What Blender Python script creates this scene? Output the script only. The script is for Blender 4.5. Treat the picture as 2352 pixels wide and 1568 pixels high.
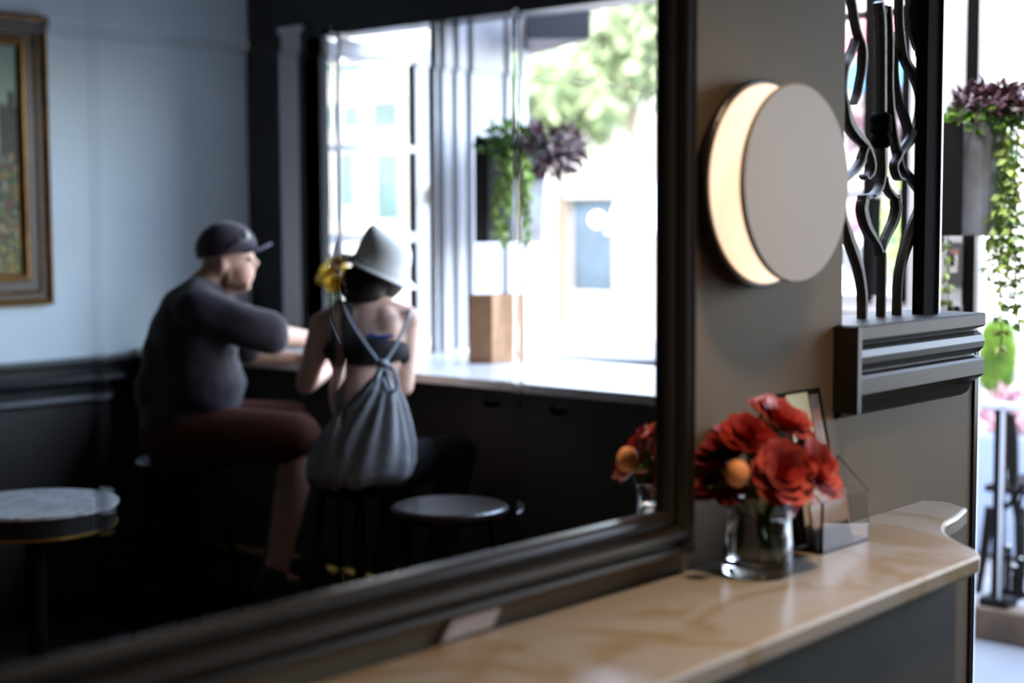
import bpy, bmesh, math, random
from mathutils import Vector, Matrix, noise
random.seed(7)
for o in list(bpy.data.objects): bpy.data.objects.remove(o)
SC = bpy.context.scene; COL = bpy.context.collection
PI = math.pi
# ------------------------------------------------------------------ camera
F_PX = 3500.0
YAW, PIT, ROL = math.radians(42.05), math.radians(4.59), math.radians(-.275)
CAM = Vector((0, -1.3773, 1.6))
_fw = Vector((math.cos(YAW)*math.cos(PIT), math.sin(YAW)*math.cos(PIT), -math.sin(PIT)))
_r = Vector((math.sin(YAW), -math.cos(YAW), 0)); _u = _r.cross(_fw)
_R = _r*math.cos(ROL) + _u*math.sin(ROL); _U = _u*math.cos(ROL) - _r*math.sin(ROL)
cd = bpy.data.cameras.new('camera'); cam = bpy.data.objects.new('camera', cd); COL.objects.link(cam)
cam.matrix_world = Matrix(((_R.x, _U.x, -_fw.x, CAM.x), (_R.y, _U.y, -_fw.y, CAM.y), (_R.z, _U.z, -_fw.z, CAM.z), (0, 0, 0, 1)))
cd.sensor_width = 36; cd.lens = F_PX/2352*36; cd.clip_start = .05
cd.dof.use_dof = True; cd.dof.focus_distance = 3.25; cd.dof.aperture_fstop = 1.7
SC.camera = cam
# ------------------------------------------------------------------ light
SC.view_settings.view_transform = 'Standard'; SC.view_settings.look = 'None'
SC.view_settings.gamma = 1; SC.view_settings.use_curve_mapping = False
SC.view_settings.exposure = 1.2
w = bpy.data.worlds.new('world'); SC.world = w; w.use_nodes = True
nt = w.node_tree; bg = nt.nodes['Background']
sky = nt.nodes.new('ShaderNodeTexSky'); sky.sky_type = 'NISHITA'; sky.sun_disc = False
sky.sun_elevation = math.radians(52); sky.sun_rotation = math.radians(-80); sky.dust_density = 2.0
nt.links.new(sky.outputs[0], bg.inputs[0]); bg.inputs[1].default_value = 2.1
hs = nt.nodes.new('ShaderNodeHueSaturation'); hs.inputs['Saturation'].default_value = .72; nt.links.new(sky.outputs[0], hs.inputs['Color']); nt.links.new(hs.outputs[0], bg.inputs[0])
sd = bpy.data.lights.new('sun', 'SUN'); sd.energy = .9; sd.color = (1, .93, .82); sd.angle = math.radians(.6)
so = bpy.data.objects.new('sun', sd); COL.objects.link(so)
so.rotation_euler = Vector((.60, .12, -.79)).to_track_quat('-Z', 'Y').to_euler()
SC.cycles.max_bounces = 10; SC.cycles.diffuse_bounces = 4; SC.cycles.glossy_bounces = 6
SC.cycles.transmission_bounces = 8; SC.cycles.transparent_max_bounces = 8
SC.cycles.sample_clamp_indirect = 6; SC.cycles.caustics_reflective = False; SC.cycles.caustics_refractive = False
def portal(loc, sx, sy, d):            # light portals in the openings: they emit nothing, only guide the sky's light
    l = bpy.data.lights.new('portal', 'AREA'); l.shape = 'RECTANGLE'; l.size = sx; l.size_y = sy; l.cycles.is_portal = True
    o = bpy.data.objects.new('portal', l); COL.objects.link(o); o.location = loc
    o.rotation_euler = Vector(d).to_track_quat('-Z', 'Y').to_euler()
portal((4.62, -2.02, 1.7), 3.45, 1.45, (-1, 0, 0)); portal((3.25, .13, 1.07), .6, 2.15, (0, -1, 0)); portal((2.6, .13, 2.05), .4, 1.35, (0, -1, 0))
def lamp(loc, e, size, col):
    l = bpy.data.lights.new('fill_lamp_light', 'AREA'); l.shape = 'DISK'; l.size = size; l.energy = e; l.color = col; l.spread = math.radians(86)
    o = bpy.data.objects.new('fill_lamp_light', l); COL.objects.link(o); o.location = loc
FILL_LAMPS = [(-.9, -1.2, 2.9, 12), (1.9, -.85, 2.9, 5.0)]  # warm fill added over the shelf and mirror wall, out of view
for x, y, z, e in FILL_LAMPS: lamp((x, y, z), e, .24, (1, .70, .44))

# ------------------------------------------------------------------ helpers
MIR = False        # while True, coordinates are given as the mirror shows them (y behind the glass) and are laid out in the room at -y
def ray(px, py): return _fw + _R*((px-1176)/F_PX) - _U*((py-784)/F_PX)
def at(px, py, ax, v):
    d = ray(px, py); return CAM + d*((v-CAM[ax])/d[ax])
def S(px, py, dep): return CAM + ray(px, py)*dep
def yv(px, X): return at(px, 400, 0, X).y
def V(*a): return Vector(a)

def props(o, label=None, cat=None, group=None, kind=None):
    if label: o['label'] = label
    if cat: o['category'] = cat
    if group: o['group'] = group
    if kind: o['kind'] = kind
    return o
MY = -.012         # the plane of the mirror glass
def fl(v): return Vector((v[0], 2*MY-v[1], v[2])) if MIR else Vector(v)
def thing(name, label, cat, loc, group=None):
    o = bpy.data.objects.new(name, None); COL.objects.link(o); o.location = fl(loc); o.empty_display_size = .05
    return props(o, label, cat, group)
def rootloc(o):
    while o.parent: o = o.parent
    return o.location
def obj(name, bm, mat, parent=None, loc=None, smooth=False, bevel=0, label=None):
    if isinstance(bm, bmesh.types.BMesh):
        me = bpy.data.meshes.new(name)
        if MIR:
            for v in bm.verts: v.co.y = 2*MY-v.co.y
            bmesh.ops.reverse_faces(bm, faces=bm.faces)
        bm.to_mesh(me); bm.free()
    else: me = bm
    o = bpy.data.objects.new(name, me); COL.objects.link(o)
    if parent is not None: base = rootloc(parent); o.parent = parent
    else:
        if loc is None:
            xs = [v.co for v in me.vertices]
            loc = Vector((sum(v.x for v in xs)/len(xs), sum(v.y for v in xs)/len(xs), min(v.z for v in xs)))
        else: loc = fl(loc)
        base = Vector(loc); o.location = loc
    me.transform(Matrix.Translation(-Vector(base)))
    if isinstance(mat, (list, tuple)):
        for m in mat: me.materials.append(m)
    elif mat: me.materials.append(mat)
    if smooth:
        for p in me.polygons: p.use_smooth = True
    if bevel:
        b = o.modifiers.new('bevel', 'BEVEL'); b.width = bevel; b.segments = 2; b.limit_method = 'ANGLE'; b.harden_normals = False
    if label: o['label'] = label
    return o
def struct(name, bm, mat, parent=None, **k):
    o = obj(name, bm, mat, parent, **k)
    if parent is None: o['kind'] = 'structure'
    return o
def B(): return bmesh.new()
def box(bm, x0, x1, y0, y1, z0, z1, M=None):
    if x1 < x0: x0, x1 = x1, x0
    if y1 < y0: y0, y1 = y1, y0
    vs = [bm.verts.new((x, y, z)) for x in (x0, x1) for y in (y0, y1) for z in (z0, z1)]
    fs = []
    for f in ((0,1,3,2), (4,6,7,5), (0,4,5,1), (2,3,7,6), (0,2,6,4), (1,5,7,3)): fs.append(bm.faces.new([vs[i] for i in f]))
    if M:
        for v in vs: v.co = M @ v.co
    return fs
def bx(*a, **k):
    bm = B(); box(bm, *a, **k); return bm
def prism(bm, pts, d, M=None):                      # closed polygon of points, extruded by d
    d = Vector(d); a = [bm.verts.new(p) for p in pts]; b = [bm.verts.new(Vector(p)+d) for p in pts]
    n = len(pts); fs = [bm.faces.new(list(reversed(a))), bm.faces.new(b)]
    for i in range(n): fs.append(bm.faces.new((a[i], a[(i+1) % n], b[(i+1) % n], b[i])))
    bmesh.ops.recalc_face_normals(bm, faces=fs)
    return fs
def frame_at(t):
    t = t.normalized(); u = Vector((0, 0, 1)) if abs(t.z) < .95 else Vector((1, 0, 0))
    a = t.cross(u).normalized(); return a, a.cross(t).normalized()
def tube(bm, pts, r, n=8, caps=True):
    pts = [Vector(p) for p in pts]; rs = r if isinstance(r, (list, tuple)) else [r]*len(pts); rings = []
    a = None
    for i, p in enumerate(pts):
        t = (pts[min(i+1, len(pts)-1)] - pts[max(i-1, 0)])
        if t.length < 1e-9: t = Vector((0, 0, 1))
        t.normalize()
        if a is None: a, b = frame_at(t)
        else: a = (a - t*a.dot(t)).normalized(); b = a.cross(t).normalized()
        rings.append([bm.verts.new(p + (a*math.cos(2*PI*k/n) + b*math.sin(2*PI*k/n))*rs[i]) for k in range(n)])
    fs = []
    for i in range(len(rings)-1):
        for k in range(n): fs.append(bm.faces.new((rings[i][k], rings[i][(k+1) % n], rings[i+1][(k+1) % n], rings[i+1][k])))
    if caps: fs.append(bm.faces.new(rings[0])); fs.append(bm.faces.new(list(reversed(rings[-1]))))
    bmesh.ops.recalc_face_normals(bm, faces=fs)
    return fs
def lathe(bm, prof, c, n=40, axis=V(0, 0, 1), close=False):      # prof: (radius, height) from the centre c
    a, b = frame_at(axis) if abs(axis.z) < .99 else (V(1, 0, 0), V(0, 1, 0)); c = Vector(c); rings = []
    for r, h in prof:
        if r < 1e-6: rings.append([bm.verts.new(c + axis*h)])
        else: rings.append([bm.verts.new(c + axis*h + (a*math.cos(2*PI*k/n) + b*math.sin(2*PI*k/n))*r) for k in range(n)])
    fs = []
    rr = list(zip(rings, rings[1:])) + ([(rings[-1], rings[0])] if close else [])
    for p, q in rr:
        for k in range(n):
            k2 = (k+1) % n
            if len(p) == 1 and len(q) == 1: continue
            if len(p) == 1: fs.append(bm.faces.new((p[0], q[k2], q[k])))
            elif len(q) == 1: fs.append(bm.faces.new((p[k], p[k2], q[0])))
            else: fs.append(bm.faces.new((p[k], p[k2], q[k2], q[k])))
    bmesh.ops.recalc_face_normals(bm, faces=fs)
    return fs
def loft(bm, rings):
    vs = [[bm.verts.new(p) for p in r] for r in rings]; n = len(vs[0]); fs = []
    for p, q in zip(vs, vs[1:]):
        for k in range(n): fs.append(bm.faces.new((p[k], p[(k+1) % n], q[(k+1) % n], q[k])))
    fs.append(bm.faces.new(vs[0])); fs.append(bm.faces.new(list(reversed(vs[-1]))))
    bmesh.ops.recalc_face_normals(bm, faces=fs)
    return fs
def catmull(pts, n=6):
    P = [Vector(p) for p in pts]; out = []
    for i in range(len(P)-1):
        p0, p1, p2, p3 = P[max(i-1, 0)], P[i], P[i+1], P[min(i+2, len(P)-1)]
        for k in range(n):
            t = k/n
            out.append(.5*((2*p1) + (p2-p0)*t + (2*p0-5*p1+4*p2-p3)*t*t + (3*p1-p0-3*p2+p3)*t**3))
    out.append(P[-1]); return out
def ell(bm, c, r, ax=None, n=20, m=14):              # ellipsoid, ax = three axes
    ax = ax or (V(1, 0, 0), V(0, 1, 0), V(0, 0, 1)); c = Vector(c)
    top = bm.verts.new(c + ax[2]*r[2]); bot = bm.verts.new(c - ax[2]*r[2]); rows = []
    for j in range(1, m):
        th = PI*j/m; rows.append([bm.verts.new(c + ax[2]*(r[2]*math.cos(th)) + ax[0]*(r[0]*math.sin(th)*math.cos(2*PI*k/n)) + ax[1]*(r[1]*math.sin(th)*math.sin(2*PI*k/n))) for k in range(n)])
    fs = []
    for k in range(n):
        k2 = (k+1) % n
        fs.append(bm.faces.new((top, rows[0][k], rows[0][k2]))); fs.append(bm.faces.new((bot, rows[-1][k2], rows[-1][k])))
        for j in range(m-2): fs.append(bm.faces.new((rows[j][k], rows[j+1][k], rows[j+1][k2], rows[j][k2])))
    bmesh.ops.recalc_face_normals(bm, faces=fs)
def cap(bm, p, q, r0, r1, n=16):                     # tapered limb segment with round ends
    p, q = Vector(p), Vector(q); d = (q-p)
    L = d.length; t = d.normalized() if L > 1e-6 else V(0, 0, 1)
    pts, rs = [], []
    for k in range(5): a = PI/2*(1-k/4); pts.append(p - t*(r0*math.sin(a))); rs.append(max(r0*math.cos(a), 1e-4))
    for k in range(5): a = PI/2*k/4; pts.append(q + t*(r1*math.sin(a))); rs.append(max(r1*math.cos(a), 1e-4))
    tube(bm, pts, rs, n)
def blob(name, bm, mat, parent, vox=.011, sm=6, fac=.5, **k):      # fuse overlapping shapes into one continuous skin
    me = bpy.data.meshes.new('t'); bm.to_mesh(me); bm.free()
    o = bpy.data.objects.new('t', me); COL.objects.link(o)
    r = o.modifiers.new('r', 'REMESH'); r.mode = 'VOXEL'; r.voxel_size = vox
    s = o.modifiers.new('s', 'SMOOTH'); s.iterations = sm; s.factor = fac
    dg = bpy.context.evaluated_depsgraph_get(); dg.update()
    m2 = bpy.data.meshes.new_from_object(o.evaluated_get(dg))
    bpy.data.objects.remove(o); bm = B(); bm.from_mesh(m2); bpy.data.meshes.remove(m2)
    if k.get('post'): k['post'](bm)
    k.pop('post', None)
    return obj(name, bm, mat, parent, smooth=True, **k)

# ------------------------------------------------------------------ materials
def mat(name, col, rough=.6, spec=.4, metal=0, var=0, scale=8, bump=0, bscale=60, emit=None, es=0, trans=0, ior=1.45, col2=None, coat=0, sheen=0, sss=0):
    m = bpy.data.materials.new(name); m.use_nodes = True; N = m.node_tree.nodes; L = m.node_tree.links; p = N['Principled BSDF']
    c = tuple(col)+(1,)
    p.inputs['Base Color'].default_value = c; p.inputs['Roughness'].default_value = rough; p.inputs['Metallic'].default_value = metal
    p.inputs['Specular IOR Level'].default_value = spec; p.inputs['IOR'].default_value = ior
    p.inputs['Transmission Weight'].default_value = trans; p.inputs['Coat Weight'].default_value = coat
    p.inputs['Sheen Weight'].default_value = sheen
    if sss: p.inputs['Subsurface Weight'].default_value = sss; p.inputs['Subsurface Radius'].default_value = (.02, .008, .004)
    tc = N.new('ShaderNodeTexCoord')
    if var or col2:
        nz = N.new('ShaderNodeTexNoise'); nz.inputs['Scale'].default_value = scale; nz.inputs['Detail'].default_value = 5
        L.new(tc.outputs['Object'], nz.inputs['Vector'])
        mx = N.new('ShaderNodeMix'); mx.data_type = 'RGBA'
        rp = N.new('ShaderNodeValToRGB'); rp.color_ramp.elements[0].position = .35; rp.color_ramp.elements[1].position = .65
        L.new(nz.outputs['Fac'], rp.inputs[0]); L.new(rp.outputs[0], mx.inputs['Factor'])
        if col2: a, b = c, tuple(col2)+(1,)
        else: a, b = tuple(x*(1-var) for x in col)+(1,), tuple(min(1, x*(1+var)) for x in col)+(1,)
        mx.inputs['A'].default_value = a; mx.inputs['B'].default_value = b
        L.new(mx.outputs['Result'], p.inputs['Base Color'])
    if bump:
        n2 = N.new('ShaderNodeTexNoise'); n2.inputs['Scale'].default_value = bscale; n2.inputs['Detail'].default_value = 4
        L.new(tc.outputs['Object'], n2.inputs['Vector'])
        bp = N.new('ShaderNodeBump'); bp.inputs['Strength'].default_value = bump; bp.inputs['Distance'].default_value = .01
        L.new(n2.outputs['Fac'], bp.inputs['Height']); L.new(bp.outputs[0], p.inputs['Normal'])
    if emit: p.inputs['Emission Color'].default_value = tuple(emit)+(1,); p.inputs['Emission Strength'].default_value = es
    return m
M = {}
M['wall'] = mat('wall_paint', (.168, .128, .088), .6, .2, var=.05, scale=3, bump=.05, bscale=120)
M['wall2'] = mat('wall_paint_skylit', (.74, .85, .93), .5, .35, var=.05, scale=1.6, bump=.05)  # the grey wall paint again, bluish window light put into its colour
M['dark'] = mat('dark_trim_paint', (.022, .021, .022), .32, .5, var=.1)
M['frame'] = mat('mirror_frame_lacquer', (.02, .017, .014), .28, .5)
M['mould'] = mat('charcoal_moulding_paint', (.034, .028, .023), .42, .35, var=.1, scale=6)
M['floor'] = mat('dark_floor_boards', (.018, .010, .007), .45, .4, var=.3, scale=5)
M['ceiling'] = mat('ceiling_paint', (.05, .045, .04), .8)
M['base'] = mat('counter_base_paint', (.07, .062, .055), .55, .3, var=.08)
M['white'] = mat('white_window_paint', (.66, .66, .68), .35, .4, var=.03)
M['lamp_white'] = mat('lamp_white', (.44, .42, .405), .5, .3)
M['glow'] = mat('lamp_diffuser', (.9, .8, .7), .6, emit=(1, .69, .47), es=.50)
M['iron'] = mat('wrought_iron', (.035, .031, .028), .42, .5, metal=.3, bump=.1, bscale=90)
M['iron_dark'] = mat('black_iron', (.008, .007, .007), .8, .05)
M['steel'] = mat('worn_steel', (.35, .35, .36), .35, metal=.9)
M['strip'] = mat('pale_gloss_strip', (.9, .88, .9), .25, .5)
M['glass'] = mat('clear_glass', (1, 1, 1), .0, trans=1, ior=1.46)
M['window_glass'] = mat('thin_window_glass', (.97, 1, .99), .0, trans=1, ior=1.15)
M['water'] = mat('vase_water', (.92, .98, .93), .0, trans=1, ior=1.33)
M['acrylic'] = mat('clear_acrylic', (.98, .98, 1), .02, trans=1, ior=1.49)
M['kraft'] = mat('kraft_paper', (.42, .235, .13), .8, var=.1, scale=20, bump=.1)
M['green'] = mat('leaf_green', (.13, .26, .03), .45, .4, var=.5, scale=20)
M['green_l'] = mat('leaf_pale_green', (.34, .46, .12), .45, .4, var=.35, scale=20)
M['purple'] = mat('leaf_purple', (.065, .018, .022), .4, .5, col2=(.14, .07, .09), scale=25)
M['bright'] = mat('conifer_green', (.15, .26, .03), .6, col2=(.07, .14, .02), scale=9)
M['stem'] = mat('stem_green', (.15, .22, .04), .5)
M['petal'] = mat('petal_red', (.48, .035, .025), .5, col2=(.26, .012, .01), scale=18, sss=.1)
M['petal_pink'] = mat('petal_coral', (.62, .12, .10), .5, col2=(.40, .035, .03), scale=18, sss=.1)
M['petal_deep'] = mat('petal_maroon', (.16, .008, .01), .55, col2=(.30, .02, .018), scale=18)
M['bud'] = mat('bud_peach', (.85, .36, .14), .5, var=.1)
M['yellow'] = mat('petal_yellow', (.86, .55, .02), .5, col2=(.95, .72, .10), scale=20)
M['skin'] = mat('skin', (.74, .44, .33), .5, .35, var=.08, scale=14, sss=.15)
M['skin2'] = mat('skin_tan', (.84, .54, .42), .5, .35, var=.06, scale=14, sss=.15)
M['hair'] = mat('dark_hair', (.025, .014, .01), .5, .4, bump=.4, bscale=90)
M['shirt'] = mat('grey_tee_cotton', (.044, .035, .046), .8, .2, var=.12, scale=12, bump=.25, bscale=25, sheen=.2)
M['shorts'] = mat('rust_shorts', (.075, .018, .008), .85, bump=.2, bscale=25)
M['cap'] = mat('plum_cap_cloth', (.055, .038, .06), .8, bump=.15, bscale=80, sheen=.3)
M['emblem'] = mat('cap_emblem', (.55, .55, .48), .7)
M['hat'] = mat('cream_felt', (.84, .81, .76), .85, .2, sheen=.3)
M['top'] = mat('black_top_cloth', (.02, .019, .021), .85, bump=.1)
M['blue'] = mat('blue_trim', (.05, .12, .45), .7)
M['jeans'] = mat('dark_trousers', (.018, .016, .018), .9)
M['canvas'] = mat('pale_grey_canvas', (.36, .355, .36), .85, .2, var=.08, scale=10, bump=.3, bscale=22)
M['cord'] = mat('grey_cord', (.34, .37, .43), .8)
M['gold'] = mat('old_gold_frame', (.33, .17, .05), .35, .5, metal=.55, var=.25, scale=14)
M['brown_frame'] = mat('dark_frame_wood', (.055, .026, .012), .4, .5, var=.2)
M['brass'] = mat('brass_band', (.75, .42, .10), .3, metal=1)
M['shoe'] = mat('shoe_rubber', (.03, .03, .03), .6)
M['wood'] = mat('weathered_wood', (.07, .042, .025), .7, var=.3, scale=9)
M['concrete'] = mat('pale_concrete', (.11, .115, .125), .85, var=.08, scale=3, bump=.1)
M['asphalt'] = mat('street_surface', (.17, .153, .136), .9, var=.08, scale=.8)
M['stucco'] = mat('cream_stucco', (.16, .148, .128), .9, var=.04, scale=.7)
M['stucco2'] = mat('white_stucco', (.16, .152, .144), .9, var=.04, scale=.7)
M['winglass'] = mat('street_window_glass', (.03, .055, .055), .6, .1, var=.25, scale=.9)
M['shopglass'] = mat('shop_window_glass', (.03, .042, .055), .6, .1, var=.4, scale=.7)
M['trim'] = mat('cream_trim', (.21, .19, .165), .8)
M['pink'] = mat('pink_awning_cloth', (.24, .07, .09), .85)
M['blueaw'] = mat('blue_awning_cloth', (.03, .10, .19), .85)
M['red'] = mat('red_poster_paper', (.40, .12, .10), .7, col2=(.5, .25, .22), scale=4)
M['umbrella'] = mat('white_umbrella_cloth', (.72, .71, .68), .85)
M['carwhite'] = mat('car_white_paint', (.62, .64, .66), .25, .5, coat=.5)
M['carblue'] = mat('car_blue_grey_paint', (.16, .21, .30), .25, .5, coat=.5)
M['carglass'] = mat('car_glass', (.02, .025, .03), .08, .6)
M['tyre'] = mat('tyre_rubber', (.02, .02, .02), .8)
M['tree_leaf'] = mat('street_tree_leaf', (.075, .11, .04), .6, col2=(.16, .19, .10), scale=2)
M['bark'] = mat('tree_bark', (.10, .07, .05), .9, bump=.4)
M['pot'] = mat('galvanised_pot', (.40, .42, .47), .5, .4, col2=(.26, .24, .24), scale=9)
M['pot_shade'] = mat('pot_side_shade', (.018, .014, .012), .6)  # colour of the pot's shaded side
M['speaker'] = mat('charcoal_metal', (.05, .05, .06), .5, .4)
M['bulb'] = mat('shop_lamp_bulb', (1, .9, .7), .5, emit=(1, .8, .5), es=4)
M['paper'] = mat('white_paper', (.72, .70, .70), .6, var=.05)
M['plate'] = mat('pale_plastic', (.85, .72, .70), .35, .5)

# marble with golden veins
def marble(name, base, vein, sc=3.2):
    m = mat(name, base, .3, .5); N = m.node_tree.nodes; L = m.node_tree.links; p = N['Principled BSDF']
    tc = N.new('ShaderNodeTexCoord'); nz = N.new('ShaderNodeTexNoise'); nz.inputs['Scale'].default_value = sc; nz.inputs['Detail'].default_value = 6
    nz.inputs['Distortion'].default_value = .9; L.new(tc.outputs['Object'], nz.inputs['Vector'])
    rp = N.new('ShaderNodeValToRGB'); e = rp.color_ramp.elements; e[0].position = .36; e[0].color = tuple(base)+(1,); e[1].position = .72; e[1].color = tuple(base)+(1,)
    q = rp.color_ramp.elements.new(.50); q.color = tuple(vein)+(1,); q = rp.color_ramp.elements.new(.44); q.color = tuple(base)+(1,); q = rp.color_ramp.elements.new(.56); q.color = tuple(base)+(1,)
    L.new(nz.outputs['Fac'], rp.inputs[0]); L.new(rp.outputs[0], p.inputs['Base Color']); return m
M['marble'] = marble('veined_marble', (.36, .335, .295), (.29, .215, .12))
M['marble_bar'] = marble('white_bar_stone', (.72, .71, .69), (.6, .58, .52))
M['marble_table'] = marble('grey_table_stone', (.60, .60, .62), (.34, .34, .35), 9)
# mirror glass
m = bpy.data.materials.new('silvered_mirror'); m.use_nodes = True; p = m.node_tree.nodes['Principled BSDF']
p.inputs['Metallic'].default_value = 1; p.inputs['Roughness'].default_value = .0; p.inputs['Base Color'].default_value = (.90, .91, .91, 1); M['mirror'] = m
# ------------------------------------------------------------------ the room
H = 3.0
struct('floor', bx(-3.5, 4.6, -4.3, .12, -.08, 0), M['floor'])
struct('floor_terrace', bx(-3.5, 4.6, .12, 4.0, -.09, -.005), M['concrete'])
struct('ceiling', bx(-3.5, 4.6, -4.45, .12, H, H+.3), M['ceiling'])
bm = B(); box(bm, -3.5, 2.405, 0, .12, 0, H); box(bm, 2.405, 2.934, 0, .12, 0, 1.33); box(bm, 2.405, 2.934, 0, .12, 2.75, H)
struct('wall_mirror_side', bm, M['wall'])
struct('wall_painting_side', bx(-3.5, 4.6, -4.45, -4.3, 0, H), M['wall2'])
struct('wall_back', bx(-3.65, -3.5, -4.45, 3.1, 0, H), M['base'])
struct('wall_sun_blocker', bx(-3.5, 2.25, .12, 4.2, 0, 6.0), M['wall'])  # unseen tall block added to keep the sun off the jamb pillar
pass
struct('wall_sky_blocker', bx(2.25, 6.6, 4.2, 5.2, 0, 7.5), M['base'])  # unseen wall added to block sky light on the seated man
# street front: x = 4.45 .. 4.60 (dark paint inside)
X0, X1 = 4.45, 4.60
bm = B(); box(bm, X0, X1, -4.3, -3.84, 0, H); box(bm, X0, X1, -3.84, 3.0, 2.40, H); box(bm, X0, X1, -3.84, -.30, 0, 1.0)
box(bm, X0, X1, -.30, .34, 0, 2.40); box(bm, 2.934, X0, .0, .12, 2.17, H); box(bm, 3.58, X0, .0, .12, 0, 2.17)  # unseen wall and lintel narrow the doorway, added to cut daylight indoors
struct('wall_street_side', bm, M['dark'])
struct('wall_street_low', bx(X0, X1, .84, 3.0, 0, 1.30), M['white'])
# chair rail of the painting wall
def profile_x(bm, prof, x0, x1):                     # prof: (y, z) points swept along x
    prism(bm, [(x0, y, z) for y, z in prof], (x1-x0, 0, 0))
RAILP = [(0, 0), (.022, 0), (.03, .012), (.022, .03), (.022, .065), (.04, .08), (.045, .095), (.035, .11), (.022, .115), (.022, .15), (.05, .165), (.05, .18), (0, .19)]
bm = B(); profile_x(bm, [(-4.3+y, .84+z) for y, z in RAILP], -3.5, X0); struct('trim_1', bm, M['dark'])
bm = B(); box(bm, -3.5, X0, -4.3, -4.29, 0, .84); struct('trim_2', bm, M['base'])
# fluted pilaster strip on the dark street wall
bm = B()
for k in range(3): tube(bm, [(X0-.012, -3.925-.045*k, 1.05), (X0-.012, -3.925-.045*k, 2.42)], .021, 12)
box(bm, X0-.014, X0, -4.04, -3.90, 1.05, 2.43); box(bm, X0-.030, X0, -4.05, -3.89, 2.43, 2.46)
struct('trim_3', bm, M['strip'])
# thick dark casing beside the window
struct('trim_4', bx(X0-.03, X0, -3.90, -3.745, 1.05, 2.43), M['dark'], bevel=.006)

# mirror -----------------------------------------------------------
SX = [1.849, 1.526, 1.204, .879, .556, .232]; SZ = [1.155, 1.79, 2.425]
mr = thing('mirror', 'wall mirror of tall joined panes in a black beaded frame above the marble shelf', 'mirror', (1.04, -.01, 1.075))
def pane(x0, x1, z0, z1, tilt, swing):
    bm = B(); g = .0006; bw = .006; y = -.012; x0 += g; x1 -= g; z0 += g; z1 -= g
    cx, cz = (x0+x1)/2, (z0+z1)/2
    def P(x, z, d): return (x, y + d + (z-cz)*tilt + (x-cx)*swing, z)
    a = [bm.verts.new(P(x, z, .00007)) for x, z in ((x0, z0), (x1, z0), (x1, z1), (x0, z1))]
    b = [bm.verts.new(P(x, z, 0)) for x, z in ((x0+bw, z0+.0005), (x1-bw, z0+.0005), (x1-bw, z1-.0005), (x0+bw, z1-.0005))]
    c = [bm.verts.new((v.co.x, -.002, v.co.z)) for v in a]
    bm.faces.new(b)
    for i in range(4):
        j = (i+1) % 4; bm.faces.new((a[i], a[j], b[j], b[i])); bm.faces.new((c[i], c[j], a[j], a[i]))
    bm.faces.new(list(reversed(c)))
    bmesh.ops.recalc_face_normals(bm, faces=bm.faces)
    return bm
tl = [.0003, -.0004, .0002, .0004, 0]; 
for i in range(5):
    for j in range(2):
        obj('mirror_pane', pane(SX[i+1], SX[i], SZ[j], SZ[j+1], tl[i] + (.0 if j == 0 else .0003), (.0 if j == 0 else -.0010) + (.0004 if i == 1 else 0)), M['mirror'], mr)
FP = [(0, -.002), (-.020, -.002), (-.026, .003), (-.029, .010), (-.026, .016), (-.018, .019), (-.018, .022), (-.027, .025), (-.036, .031), (-.038, .038), (-.034, .045), (-.022, .049), (-.022, .052), (-.030, .056), (-.032, .062), (-.028, .068), (-.010, .074), (0, .074)]   # (y, distance outward)
def fr_side(kind):
    bm = B(); xl, xr, zb, zt = SX[-1], SX[0], SZ[0], SZ[-1]
    def ring(c):
        out = []
        for y, d in FP:
            if c == 'bl': out.append((xl-d, y, zb-d))
            if c == 'br': out.append((xr+d, y, zb-d))
            if c == 'tl': out.append((xl-d, y, zt+d))
            if c == 'tr': out.append((xr+d, y, zt+d))
        return out
    a, b = {'b': ('bl', 'br'), 't': ('tl', 'tr'), 'l': ('bl', 'tl'), 'r': ('br', 'tr')}[kind]
    loft(bm, [ring(a), ring(b)]); return bm
for k in 'btlr': obj('frame_rail', fr_side(k), M['frame'], mr)

# marble shelf -----------------------------------------------------
out = [(-1.2, 0), (2.72, 0), (2.735, -.05), (2.70, -.105)]
out += [(p.x, p.y) for p in catmull([(2.70, -.105, 0), (2.61, -.128, 0), (2.54, -.140, 0), (2.47, -.172, 0), (2.42, -.215, 0), (2.36, -.285, 0)], 6)[1:]]
out += [(2.335, -.300), (-1.2, -.375)]
bm = B(); prism(bm, [(x, y, 1.018) for x, y in out], (0, 0, .032))
o = obj('marble_shelf', bm, M['marble'], None, bevel=.006)
props(o, 'long pale veined marble wall shelf under the mirror, cut away at its far end', 'shelf')
bm = B(); prism(bm, [(-1.2, 0, 0), (2.62, 0, 0), (2.62, -.04, 0), (2.33, -.262, 0), (-1.2, -.34, 0)], (0, 0, 1.017))
o = obj('shelf_cabinet', bm, M['base'], None, loc=(1, -.15, 0)); props(o, 'plain dark grey boxed base carrying the marble wall shelf', 'cabinet')

# ledge moulding on the wall beyond the lamp
LX0, LX1 = 2.385, 2.885; zt = 1.41
LP = [(.12, 0), (.12, -.03), (0, -.168), (-.012, -.160), (-.022, -.140), (-.040, -.128), (-.046, -.122), (-.046, -.094), (-.042, -.089), (-.026, -.086), (-.024, -.082), (-.036, -.078), (-.045, -.068), (-.047, -.056), (-.042, -.044), (-.030, -.036), (-.028, -.032), (-.044, -.028), (-.048, -.024), (-.048, -.003), (-.045, 0)]
bm = B(); profile_x(bm, [(y, zt+z) for y, z in LP], LX0, LX1)
o = obj('ledge_moulding', bm, M['mould'], None, bevel=0); props(o, 'charcoal moulded ledge along the low wall under the scrolling ironwork', 'ledge', kind='structure'); o.name = 'trim_5'
bm = B(); box(bm, 2.375, 2.388, -.05, 0, zt-.155, zt-.002); struct('trim_6', bm, M['frame'])  # end cap of the ledge, its shade put into the dark colour
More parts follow.
